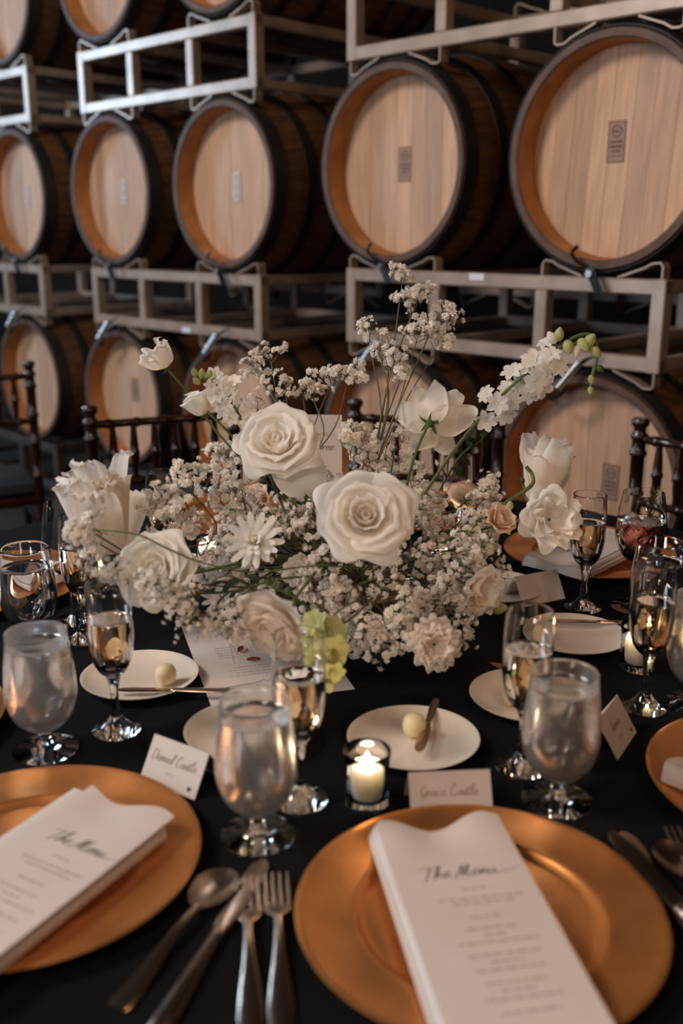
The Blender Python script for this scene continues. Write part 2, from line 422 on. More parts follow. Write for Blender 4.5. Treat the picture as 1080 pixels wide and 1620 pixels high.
RW = 1.15
def make_rack(name_label, s, zc, feet=False, paint='rack_paint', tagx=None, group='steel barrel racks', y0=0.015, off=0.0, top_only=False, bottom_only=False):
    t = thing('barrel_rack', name_label, 'rack', wall(s, zc, off), (0, 0, WROT), group)
    zt, zb = -.337, -.538; B = .04
    for fy in (y0 + B / 2, BL - .035):
        for z in (zt, zb):
            part('beam', MB().bbox((0, fy, z), (RW, B, B), .004), paint, t, False)
        for x in (-RW / 2 + B / 2, -.196, .196, RW / 2 - B / 2):
            end = abs(x) > .4
            part('post', MB().bbox((x, fy, (zt + zb) / 2), (B, B if not end else B + .004, abs(zt - zb) - B if not end else abs(zt - zb) + B + .002), .003), paint, t, False)
        for bx in (-.378, .378):
            for sd in (-1, 1):
                px_ = .182
                pth = [(bx + sd * px_, fy, zt + .018), (bx + sd * px_, fy, zt + .052), (bx + sd * (px_ - .008), fy, zt + .062),
                       (bx + sd * (px_ - .03), fy, zt + .0595), (bx + sd * .13, fy, zt + .048), (bx + sd * .055, fy, zt + .022)]
                part('cradle_arm', MB().strip(pth, B * .9, .005, (0, 1, 0)), paint, t, False)
                pth = [(bx + sd * px_, fy, zb - .018), (bx + sd * px_, fy, zb - .056), (bx + sd * (px_ - .008), fy, zb - .062),
                       (bx + sd * (px_ - .03), fy, zb - .061), (bx + sd * .13, fy, zb - .048), (bx + sd * .06, fy, zb - .022)]
                part('hanger_arm', MB().strip(pth, B * .9, .005, (0, 1, 0)), paint, t, False)
    for x in (-RW / 2 + B / 2, -.196, .196, RW / 2 - B / 2):
        for z in (zt, zb):
            part('side_rail', MB().bbox((x, .465, z), (.034, BL - .11, .034), .003), paint, t, False)
    if tagx is not None:
        for (x, z) in tagx:
            q = part('tag', MB().bbox((x, y0 - .001, z), (.055, .002, .02), .0005), 'tag_white', t, False)
            q['label'] = 'small white sticker on the beam'
    if feet:
        for x in (-RW / 2 + B / 2, RW / 2 - B / 2):
            for fy in (y0 + B / 2, BL - .035):
                part('foot', MB().bbox((x, fy, (-zc + zb - .02) / 2), (.05, .05, zc + zb - .02), .004), paint, t, False)
    return t
SA, SB2, SCc = .3675, 1.9585, 3.543
make_rack('steel rack between upper and lower right barrels with a white sticker', SA, ZA, tagx=[(-.03, -.328)])
make_rack('steel rack across the top right above the two large barrels', SA, ZA + PITCHZ)
make_rack('steel rack under the left middle barrels with a white sticker', SB2, ZB, tagx=[(.11, -.545)])
make_rack('steel rack at top left catching a cold blue shine', SB2, ZB + PITCHZ)
make_rack('steel rack end at the left edge below the middle row', SCc, ZB)
make_rack('steel rack end at the left edge above the middle row', SCc, ZB + PITCHZ)
make_rack('floor rack holding the lower right barrels', SA, ZA - PITCHZ, feet=True, paint='rack_shaded')
make_rack('floor rack holding the lower left barrels', SB2, ZB - PITCHZ, feet=True, paint='rack_shaded')
make_rack('floor rack holding the dark far left barrel', SCc, ZB - PITCHZ, feet=True, paint='rack_shaded')
make_rack('steel rack in the dark second row of barrels behind the left stack', 1.95 + .378, ZB + .10, off=1.06, group='racks in the second row')
make_rack('steel rack in the dark second row of barrels behind the right stack', .73, ZA + .10, off=1.06, group='racks in the second row')

def lower_clamp(s, zc, where):       # hook holding a barrel rim down on the rack below it
    t = thing('barrel_clamp', 'bent black hook clamping the rim of the ' + where, 'clamp', wall(s, zc), (0, 0, WROT), 'rim clamps on the racks')
    part('hook_rod', MB().tube(cat_rom([(-.045, -.025, -.235), (-.06, -.028, -.252), (-.045, -.025, -.275), (-.012, -.012, -.292), (-.006, -.012, -.308)], 3), .0055, 8), 'clamp_black', t)
    part('strap', MB().strip([(-.012, -.016, -.290), (.0, -.018, -.312), (.022, -.016, -.355)], .022, .006, (1, .2, .4)), 'clamp_black', t, False)
    part('bolt', MB().tube([(-.006, -.030, -.306), (-.006, -.006, -.306)], .010, 8), 'clamp_steel', t)
def upper_clamp(s, zc, where):
    t = thing('barrel_clamp', 'silver clamp tube with black hook on the ' + where, 'clamp', wall(s, zc), (0, 0, WROT), 'rim clamps on the racks')
    part('clamp_tube', MB().tube([(-.062, -.055, .262), (-.015, -.030, .335)], .0105, 10), 'clamp_steel', t)
    part('hook_rod', MB().tube(cat_rom([(-.045, -.045, .286), (-.062, -.035, .245), (-.095, -.03, .225), (-.115, -.02, .238)], 3), .0055, 8), 'clamp_black', t)
    part('strap', MB().strip([(-.02, -.028, .325), (.0, -.012, .345), (.02, -.006, .352)], .022, .006, (1, .2, .4)), 'clamp_black', t, False)
lower_clamp(-.0105, ZA, 'large right edge barrel'); lower_clamp(.7455, ZA, 'barrel above the tall white spray')
lower_clamp(1.5805, ZB, 'third middle barrel from the right'); lower_clamp(2.3365, ZB, 'middle barrel at left'); lower_clamp(3.165, ZB, 'barrel at the left edge')
upper_clamp(-.0105, ZA - PITCHZ, 'lower right barrel'); upper_clamp(.7455, ZA - PITCHZ, 'lower barrel behind the table number')
upper_clamp(1.5805, ZB - PITCHZ, 'lower barrel behind the stock flowers'); upper_clamp(2.3365, ZB - PITCHZ, 'lower barrel behind the left chair'); upper_clamp(3.165, ZB - PITCHZ, 'dark lower barrel far left')

# ------------------------------------------------------------------ table and cloth
TC = Vector((0.0, 1.43, 0)); TR = 0.90
tb = thing('round_table', 'round banquet table carrying the settings under a black cloth', 'table', (TC.x, TC.y, 0))
part('table_top', MB().lathe([(0, .742), (TR - .004, .742), (TR, .738), (TR, .722), (0, .722)], 72), 'wood_table', tb)
part('pedestal', MB().lathe([(0, .722), (.07, .722), (.05, .6), (.05, .12), (.09, .06), (.0, .06)], 24), 'wood_table', tb)
for k in range(4):
    a = PI / 4 + k * PI / 2
    part('foot', MB().tube([(0, 0, .09), (.2 * math.cos(a), .2 * math.sin(a), .07), (.42 * math.cos(a), .42 * math.sin(a), .02)], [.03, .025, .02], 8), 'wood_table', tb)
def drape(a, i):
    k = max(0, i - 3)
    return 1 + (.0022 * k) * math.sin(19 * a + .6 * math.sin(3 * a)) + .0012 * k * math.sin(31 * a + 1)
cl = part('tablecloth', MB().lathe([(0, TZ), (.45, TZ), (TR - .01, TZ), (TR + .006, TZ - .006), (TR + .012, .70), (TR + .018, .63), (TR + .024, .56), (TR + .028, .505),
          (TR + .024, .505), (TR + .008, .70), (TR + .003, TZ - .0078), (TR - .011, TZ - .0035), (.45, TZ - .0035), (0, TZ - .0035)], 160, wave=lambda a, i: drape(a, i if i < 8 else (7 if i == 8 else 3))), 'black_cloth')
cl.location = (TC.x, TC.y, 0)
tag(cl, 'black cloth covering the round table beneath all the settings', 'tablecloth')

# ------------------------------------------------------------------ chairs (turned-wood ballroom chairs)
def turned(h0, h1, r, rings):
    pr = [(0, h0), (r, h0)]
    for z, rr in rings: pr += [(r, z - .008), (rr, z - .003), (rr, z + .003), (r, z + .008)]
    pr += [(r, h1)]; return pr
def make_chair():
    M = {}
    post = turned(0, .862, .0165, [(.30, .020), (.52, .021), (.64, .021), (.735, .021), (.835, .021)]) + [(.0165, .868), (.021, .874), (.021, .880), (.015, .886), (.0145, .897), (.021, .905), (.0215, .914), (.016, .921), (0, .922)]
    M['post'] = MB().lathe(post, 16).mesh('back_post', 'mahogany', True, 45)
    leg = turned(0, .44, .0165, [(.08, .020), (.22, .020), (.36, .021)]) + [(0, .44)]
    M['leg'] = MB().lathe(leg, 14).mesh('front_leg', 'mahogany', True, 45)
    sp = [(0, 0), (.0075, 0), (.008, .02), (.011, .05), (.0115, .066), (.014, .070), (.014, .078), (.0115, .082), (.011, .10), (.008, .135), (.0075, .155), (0, .155)]
    M['spindle'] = MB().lathe(sp, 12).mesh('spindle', 'mahogany', True, 45)
    def rail(L, r, n):
        pr = [(0, -L / 2), (r, -L / 2)]
        for k in range(n):
            x = -L / 2 + L * (k + .5) / n; pr += [(r, x - .01), (r * 1.25, x - .004), (r * 1.25, x + .004), (r, x + .01)]
        return MB().lathe(pr + [(r, L / 2), (0, L / 2)], 12, 'Y').mesh('rail', 'mahogany', True, 45)
    M['rail'] = rail(.36, .0105, 5)
    M['seat'] = MB().bbox((0, 0, .43), (.42, .41, .028), .008).mesh('seat', 'mahogany', False)
    M['cushion'] = MB().bbox((0, -.005, .466), (.39, .37, .042), .015).mesh('cushion', 'seat_black', True, 60)
    return M
CH = make_chair()
def chair(theta, r, label, loc=None, group='ballroom chairs around the table', z=0):
    if loc is None:
        a = math.radians(theta); c = TC + Vector((math.cos(a), math.sin(a), 0)) * (r - .2); rz = a - PI / 2
    else: c = Vector(loc); rz = math.radians(theta)
    t = thing('ballroom_chair', label, 'chair', c, (0, 0, rz), group)
    for sx in (-1, 1):
        link('back_post', CH['post'], t, (sx * .19, .19, 0)); link('front_leg', CH['leg'], t, (sx * .19, -.185, 0))
        link('rail', CH['rail'], t, (sx * .19, 0, .22), scale=(.8, 1.0, .8)); link('rail', CH['rail'], t, (sx * .19, 0, .32), scale=(.8, 1.0, .8))
    link('seat', CH['seat'], t); link('cushion', CH['cushion'], t)
    for z in (.87, .715): link('rail', CH['rail'], t, (0, .19, z), (0, 0, PI / 2))
    for z in (.22, .32): link('rail', CH['rail'], t, (0, -.185, z), (0, 0, PI / 2), (.8, 1, .8))
    for k in range(6): link('spindle', CH['spindle'], t, (-.135 + .054 * k, .19, .715))
    return t
chair(112, 1.255, 'dark turned-wood chair at left, its back in front of the lit lower barrel')
chair(79, 1.18, 'dark turned-wood chair behind the centrepiece, right of the table number card')
chair(42.5, 1.15, 'dark turned-wood chair at the right edge behind the red drink')
chair(150, 0, 'dark chair in the shadows at the left edge, nearer the camera', loc=(-1.36, 2.95, 0), group='chairs of the neighbouring table')
chair(205, 0, 'dark chair in the shadows beside the far left barrel', loc=(-1.32, 3.5, 0), group='chairs of the neighbouring table')

# ------------------------------------------------------------------ tableware
MB_charger = MB().lathe([(0, .0045), (.10, .0045), (.106, .0055), (.110, .0105), (.114, .0125), (.118, .0118), (.14, .0135), (.158, .0165), (.163, .0178), (.165, .017), (.164, .0155),
                         (.14, .0105), (.118, .008), (.108, .003), (.10, 0.0), (0, 0.0)], 96)
ME_charger = MB_charger.mesh('charger_plate', 'gold', True, 60)
def charger(x, y, label):
    o = link('charger_plate', ME_charger, None, (x, y, TZ + .0004)); return tag(o, label, 'charger plate', 'gold charger plates')
ME_bread = MB().lathe([(0, .0035), (.045, .004), (.062, .0065), (.074, .011), (.0785, .0138), (.080, .0138), (.0795, .0125), (.072, .008), (.06, .0035), (.05, .001), (.05, 0), (0, 0)], 72).mesh('bread_plate', 'porcelain', True, 60)
def bread(x, y, label, s=1.0):
    o = link('bread_plate', ME_bread, None, (x, y, TZ + .0004), scale=s); return tag(o, label, 'plate', 'white bread plates')
def butter(p, label):
    m = MB().lathe([(0, -.0145), (.007, -.0138), (.0125, -.010), (.0145, -.002), (.0142, .004), (.011, .0105), (.006, .0132), (0, .0138)], 20)
    o = part('butter_ball', m, 'butter', None); o.location = p
    return tag(o, label, 'butter', 'butter balls on the bread plates')

def lay(tip, tail, z=TZ):               # pixel tip and tail -> location, rotation so that local +Y runs tail->tip
    a, b = at(*tip, z), at(*tail, z); d = a - b
    return a, b, math.atan2(-d.x, d.y), d.length
def sweep(mb, st):                      # stations: (y, halfwidth, z, halfthick); flattened oval section
    V = []; n = 10
    for y, w, z, t in st:
        for k in range(n):
            a = 2 * PI * k / n; V.append((w * math.cos(a), y, z + t * math.sin(a)))
    F = [(i * n + k, i * n + (k + 1) % n, (i + 1) * n + (k + 1) % n, (i + 1) * n + k) for i in range(len(st) - 1) for k in range(n)]
    F += [tuple(range(n))[::-1], tuple((len(st) - 1) * n + k for k in range(n))]
    return mb.add(V, F)
HANDLE = [(0, .0075, .0025, .0016), (.004, .0105, .0025, .002), (.02, .011, .003, .0022), (.05, .0085, .0055, .0022), (.085, .0048, .0095, .0022), (.11, .0036, .0105, .0022), (.128, .004, .0085, .002)]
def fork(tip, tail, label, L=.19, dz=0.0):
    a, b, rz, _ = lay(tip, tail); root = Vector((a.x, a.y, TZ + dz)) - Vector((-math.sin(rz), math.cos(rz), 0)) * L
    t = thing('fork', label, 'fork', root, (0, 0, rz), 'polished forks')
    part('handle', sweep(MB(), HANDLE), 'steel', t)
    part('fork_head', sweep(MB(), [(.127, .004, .0086, .002), (.134, .009, .0058, .0016), (.140, .0122, .0042, .0012), (.147, .0125, .0036, .001)]), 'steel', t)
    for k in range(4):
        x = -.0105 + .007 * k
        m = MB(); sweep(m, [(.145, .0021, .0036, .001), (.16, .0019, .0036, .001), (.178, .0017, .0055, .0009), (L, .0009, .0085, .0006)])
        m.v = [(p[0] + x, p[1], p[2]) for p in m.v]
        part('tine', m, 'steel', t)
    return t
def knife(tip, tail, label, L=.235, small=1.0, z=TZ, tilt=0.0, group='polished knives'):
    a, b, rz, _ = lay(tip, tail, z); root = Vector((a.x, a.y, z)) - Vector((-math.sin(rz), math.cos(rz), 0)) * L * small
    t = thing('knife', label, 'knife', root, (tilt, 0, rz), group, small)
    part('handle', sweep(MB(), [(0, .006, .004, .003), (.004, .009, .004, .004), (.03, .0095, .0042, .004), (.08, .0075, .0045, .004), (.118, .0058, .0045, .0042), (.124, .0066, .0045, .0045), (.128, .0055, .0045, .003)]), 'steel', t)
    part('blade', sweep(MB(), [(.127, .0055, .0045, .0022), (.133, .0085, .0045, .0012), (.16, .0098, .0045, .0010), (.205, .0105, .0045, .0008), (.225, .0085, .0045, .0007), (.235, .003, .0045, .0005)]), 'steel', t)
    return t
def spoon(tip, tail, label, L=.185):
    a, b, rz, _ = lay(tip, tail); root = Vector((a.x, a.y, TZ)) - Vector((-math.sin(rz), math.cos(rz), 0)) * L
    t = thing('spoon', label, 'spoon', root, (0, 0, rz), 'polished spoons')
    part('handle', sweep(MB(), HANDLE), 'steel', t)
    def f(u, v):
        a = 2 * PI * v; w = .0215 - .003 * math.cos(a + PI); x = w * u * math.sin(a); y = .155 + .031 * u * math.cos(a)
        return (x, y, .0025 + .0068 * u ** 2.2)
    m = MB().grid(f, 6, 24); m2 = MB().grid(lambda u, v: tuple(q + (0 if i < 2 else -.0013) for i, q in enumerate(f(u, v))), 6, 24)
    m.add(m2.v, [q[::-1] for q in m2.f]); part('spoon_bowl', m, 'steel', t)
    return t

# ---- glasses: bowl, stem and foot are cut from one continuous blown profile
def glass_kind(name, mt, foot, stem, outer, inner, liquid=None, liquid_mat=None):
    G = {'foot': MB().lathe(foot, 48).mesh('foot', 'glass', True, 60), 'stem': MB().lathe(stem, 28).mesh('stem', 'glass', True, 60)}
    G['bowl'] = MB().lathe(outer + inner, 56).mesh('bowl', mt, True, 60)
    if liquid: G['liquid'] = MB().lathe(liquid, 48).mesh('liquid', liquid_mat, True, 50)
    return G
def inner_of(outer, th):                 # inner wall from the outer one
    return [(max(0, r - th), z + (th if r < .012 else .0004)) for r, z in outer[::-1]]
def fill_of(inner, level, gap=.00035):
    pts = [(max(r - gap, 0), z + gap * .5) for r, z in inner if z < level]
    for (r0, z0), (r1, z1) in zip(inner[:-1], inner[1:]):
        if z0 >= level > z1:
            t = (z0 - level) / (z0 - z1); rl = r0 + (r1 - r0) * t - gap
            return [(0, level), (rl * .6, level), (rl - .0015, level), (rl, level + .0008)] + pts
    return pts
def smooth_prof(p, k=5): return [tuple(q) for q in cat_rom(p, k)]
GK = {}
foot = [(0, 0), (.036, 0), (.0385, .0012), (.0385, .0025), (.030, .0045), (.016, .0075), (.009, .011)]
stem = [(.009, .011), (.0068, .017), (.0075, .0235), (.0105, .0285)]
go = smooth_prof([(.0105, .0285), (.022, .0345), (.0345, .049), (.0408, .070), (.0415, .088), (.0395, .112), (.0368, .136), (.0352, .152)])
gi = [(.0350, .1535), (.0341, .1535)] + [(r - .0016, z + (.0030 if z < .04 else .0008)) for r, z in go[::-1] if r > .013] + [(0, .0335)]
GK['goblet'] = glass_kind('goblet', 'glass_wet', foot, stem, go, gi, fill_of(gi, .136), 'water')
GK['goblet_low'] = glass_kind('goblet', 'glass', foot, stem, go, gi, fill_of(gi, .122), 'water')
foot = [(0, 0), (.028, 0), (.0302, .001), (.0302, .0022), (.022, .005), (.012, .013), (.0068, .022)]
stem = [(.0068, .022), (.0050, .029), (.0062, .033), (.0046, .040), (.0052, .056), (.0075, .0685), (.0095, .075)]
fo = smooth_prof([(.0095, .075), (.0175, .083), (.0245, .099), (.0278, .120), (.0283, .140), (.0278, .165), (.0268, .182), (.0262, .194)])
fi = [(.0260, .195), (.0252, .195)] + [(r - .0014, z + (.0030 if z < .09 else .0008)) for r, z in fo[::-1] if r > .011] + [(0, .080)]
GK['flute'] = glass_kind('flute', 'glass', foot, stem, fo, fi, fill_of(fi, .148), 'champagne')
GK['flute_empty'] = glass_kind('flute', 'glass', foot, stem, fo, fi, fill_of(fi, .115), 'champagne')
foot = [(0, 0), (.036, 0), (.038, .001), (.038, .002), (.028, .0035), (.012, .0065), (.0055, .014)]
stem = [(.0055, .014), (.0045, .03), (.0045, .062), (.006, .076), (.009, .081)]
wo = smooth_prof([(.009, .081), (.022, .087), (.035, .104), (.0405, .125), (.0395, .150), (.0355, .178), (.0325, .196)])
wi = [(.0323, .197), (.0317, .197)] + [(r - .0012, z + (.0030 if z < .09 else .0008)) for r, z in wo[::-1] if r > .011] + [(0, .0855)]
GK['wine_red'] = glass_kind('wine', 'glass', foot, stem, wo, wi, fill_of(wi, .150), 'red_drink')
GK['wine'] = glass_kind('wine', 'glass', foot, stem, wo, wi)
def glass(kind, p, label, name, cat, group, fill='champagne', rz=0.0):
    t = thing(name, label, cat, (p.x, p.y, TZ + .0006), (0, 0, rz), group); G = GK[kind]
    for k in ('bowl', 'stem', 'foot'): link(k, G[k], t)
    if 'liquid' in G: link(fill, G['liquid'], t)
    return t
def goblet(p, label, kind='goblet'): return glass(kind, p, label, 'water_goblet', 'glass', 'water goblets', 'water', random.uniform(0, 6))
def flute(p, label, kind='flute'): return glass(kind, p, label, 'champagne_flute', 'champagne flute', 'champagne flutes')

# ---- votive candles
def votive(p, label, power=.5, tall=1.0):
    t = thing('votive_candle', label, 'candle', (p.x, p.y, TZ + .0006), group='votive candles in glass cups')
    pr = [(0, 0), (.0215, 0), (.0235, .002), (.0238, .012), (.0238, .040), (.0248, .054), (.0258, .0645), (.0252, .066), (.0242, .0645), (.0225, .052), (.0218, .040), (.0215, .013), (.020, .0105), (0, .0105)]
    part('glass_cup', MB().lathe(pr, 48), 'glass', t)
    h = .0475 * tall
    w = part('wax', MB().lathe([(0, .011), (.0175, .011), (.0185, .0125), (.0185, h - .003), (.0172, h), (.012, h - .0012), (0, h - .0015)], 36), 'wax', t)
    part('wick', MB().tube([(0, 0, h - .002), (.0005, 0, h + .005)], .0007, 6), 'wick', w)
    part('flame', MB().lathe([(0, h + .003), (.0018, h + .0045), (.0027, h + .0075), (.0021, h + .0115), (.0009, h + .0145), (0, h + .016)], 14), 'flame', t)
    l = lamp('candle_light', 'POINT', (0, 0, h + .012), power, (1.0, .70, .42), .006); l.parent = t
    return t

# ---- lettering: handwritten strokes as thin inked ribbons
GL = {'a': ([[(.9, .8), (.5, 1), (.1, .55), (.2, .05), (.6, .2), (.9, .95), (.88, .2), (1.15, .1)]], 1.15),
      'c': ([[(.85, .8), (.5, 1), (.1, .5), (.35, 0), (.95, .25)]], .95),
      'e': ([[(.05, .4), (.6, .6), (.65, .9), (.35, .95), (.12, .45), (.35, 0), (.95, .3)]], .92),
      'h': ([[(0, 0), (.3, 1.3), (.5, 2.1), (.3, 2.0), (.1, 0), (.35, .75), (.65, .95), (.7, .3), (.95, .15)]], 1.0),
      'i': ([[(.05, .2), (.25, 1), (.22, .2), (.6, .25)], [(.33, 1.4), (.36, 1.5)]], .6),
      'l': ([[(0, .2), (.45, 1.6), (.4, 2.1), (.2, 1.7), (.18, .2), (.6, .2)]], .6),
      'n': ([[(.05, 0), (.15, 1), (.17, .3), (.5, .95), (.68, .7), (.68, .15), (.95, .15)]], .95),
      'u': ([[(.1, 1), (.12, .25), (.4, .02), (.68, .5), (.72, 1), (.75, .2), (1.0, .15)]], 1.0),
      'r': ([[(.1, 0), (.15, 1), (.2, .45), (.42, .95), (.7, .9)]], .75),
      's': ([[(0, .1), (.45, 1), (.5, .5), (.55, .15), (.1, .08)]], .7),
      't': ([[(.25, 1.7), (.15, .3), (.35, 0), (.65, .2)], [(-.1, 1.1), (.65, 1.2)]], .65),
      'T': ([[(-.9, 1.75), (.2, 2.0), (1.7, 1.9)], [(.55, 1.95), (.45, .8), (.2, -.3)]], 1.15),
      'M': ([[(-.1, -.2), (.25, .9), (.6, 2), (.65, .4), (.75, .3), (1.25, 2.1), (1.2, .8), (1.3, 0), (1.6, .15)]], 1.7),
      'D': ([[(.35, 2), (.2, .05), (.9, .05), (1.3, 1), (.8, 1.9), (-.2, 1.8)]], 1.4),
      'C': ([[(1.0, 1.6), (.65, 2.1), (.1, 1.1), (.4, -.05), (1.2, .3)]], 1.2),
      'G': ([[(1.0, 1.6), (.55, 2), (.08, 1.0), (.45, 0), (.9, .5), (.92, .95), (.8, -.5), (.2, -.5)]], 1.2),
      '-': ([[(-.1, .15), (.6, .25), (1.6, .5), (2.9, .7)]], 1.0), ' ': ([], .6),
      'A': ([[(0, 0), (.45, 1.5), (.9, 0)], [(.2, .5), (.7, .5)]], 1.25), 'B': ([[(.1, 0), (.1, 1.5), (.7, 1.35), (.6, .8), (.1, .75), (.75, .65), (.75, .1), (.1, 0)]], 1.2),
      'L': ([[(.1, 1.5), (.1, 0), (.75, 0)]], 1.1), 'E': ([[(.8, 1.5), (.1, 1.5), (.1, 0), (.8, 0)], [(.1, .75), (.65, .75)]], 1.15),
      '|': ([[(0, 1.5), (.9, 1.5)], [(.45, 1.5), (.45, 0)]], 1.2), '3': ([[(.05, 1.3), (.5, 1.5), (.75, 1.15), (.35, .8), (.8, .45), (.45, 0), (0, .2)]], 1.1)}
def write(mb, text, x, y, h, fn, slant=.25, wid=.09, heavy=None, rigid=False):
    """text lettered with x-height h from (x, y) in the sheet's own plane; fn maps sheet (x, y) to a point"""
    cx = x
    for i, ch in enumerate(text):
        st, adv = GL[ch]
        for s in st:
            P = [np.array(p) for p in s] if (rigid or len(s) < 3) else cat_rom(s, 5)
            if rigid: P = [a + (b - a) * t for a, b in zip(P[:-1], P[1:]) for t in (0, .5)] + [P[-1]]
            Q = [(cx + (p[0] + slant * p[1]) * h, y + p[1] * h) for p in P]; V = []
            for k in range(len(Q)):
                a, b = Q[max(k - 1, 0)], Q[min(k + 1, len(Q) - 1)]; dx, dy = b[0] - a[0], b[1] - a[1]; l = math.hypot(dx, dy) or 1
                w = wid * h * (1.0 if rigid else (.55 + .75 * abs(dy) / l)) * (heavy or 1)
                nx, ny = -dy / l * w / 2, dx / l * w / 2
                V += [fn(Q[k][0] + nx, Q[k][1] + ny), fn(Q[k][0] - nx, Q[k][1] - ny)]
            mb.add(V, [(2 * k, 2 * k + 1, 2 * k + 3, 2 * k + 2) for k in range(len(Q) - 1)])
        cx += adv * h
    return cx
def text_w(t, h): return sum(GL[c][1] for c in t) * h
def print_rows(mb, rows, h, fn):         # rows of small set type, too small to read: words as short bars
    for (xc, y, w) in rows:
        x = xc - w / 2
        while x < xc + w / 2:
            l = min(random.uniform(.004, .011), xc + w / 2 - x)
            if l < .0015: break
            n = 3
            V = []
            for k in range(n + 1): V += [fn(x + l * k / n, y + h / 2), fn(x + l * k / n, y - h / 2)]
            mb.add(V, [(2 * k, 2 * k + 1, 2 * k + 3, 2 * k + 2) for k in range(n)]); x += l + .0022

# ---- tent-folded place cards
def place_card(p, rz, label, name, icon, w=.088, h=.052, lean=32):
    t = thing('place_card', label, 'place card', (p.x, p.y, TZ), (0, 0, rz), 'tent-folded place cards')
    a = math.radians(lean); c, s = math.cos(a), math.sin(a); hh = h * c; d = h * s
    F = lambda x, y: (x, -d + (y + h / 2) * s, .0003 + (y + h / 2) * c)      # front leaf plane
    th = .0005
    m = MB(); P = [F(-w / 2, -h / 2), F(w / 2, -h / 2), F(w / 2, h / 2), F(-w / 2, h / 2)]
    Q = [(x, y + th, z - th * .5 if z > .01 else z) for x, y, z in P]
    m.add(P + Q, [(0, 1, 2, 3), (7, 6, 5, 4), (0, 4, 5, 1), (1, 5, 6, 2), (2, 6, 7, 3), (3, 7, 4, 0)])
    part('front_leaf', m, 'paper', t, False)
    m = MB(); R = [(x, -y, z) for x, y, z in P]; S = [(x, y - th, z) for x, y, z in R]
    m.add(R + S, [(3, 2, 1, 0), (4, 5, 6, 7), (1, 5, 4, 0), (2, 6, 5, 1), (3, 7, 6, 2), (0, 4, 7, 3)])
    part('back_leaf', m, 'paper', t, False)
    G = lambda x, y: (lambda q: (q[0], q[1] - .0004, q[2] + .0003))(F(x, y))
    m = MB(); hx = .0058
    write(m, name, -text_w(name, hx) / 2 - .002, .000, hx, G, .22, .11); part('handwriting', m, 'ink_soft', t, False)
    m = MB(); write(m, '|ABLE 3', -.0085, -.0115, .0016, G, 0, .16, rigid=True); part('printed_line', m, 'ink_soft', t, False)
    m = MB(); ix, iy = w * .36, -h * .34
    if icon == 'cow':
        for (x, y, ww, hh2) in ((0, 0, .0068, .0032), (.0042, .0012, .0026, .0022), (-.0025, -.0022, .0011, .0025), (.0024, -.0022, .0011, .0025)):
            m.add([G(ix + x - ww / 2, iy + y - hh2 / 2), G(ix + x + ww / 2, iy + y - hh2 / 2), G(ix + x + ww / 2, iy + y + hh2 / 2), G(ix + x - ww / 2, iy + y + hh2 / 2)], [(0, 1, 2, 3)])
    else:
        n = 18; V = []
        for k in range(n):
            q = 2 * PI * k / n; V.append(G(ix + .00019 * 16 * math.sin(q) ** 3, iy + .00019 * (13 * math.cos(q) - 5 * math.cos(2 * q) - 2 * math.cos(3 * q) - math.cos(4 * q))))
        m.add(V, [tuple(range(n))[::-1]])
    part('meal_icon', m, 'ink', t, False)
    return t

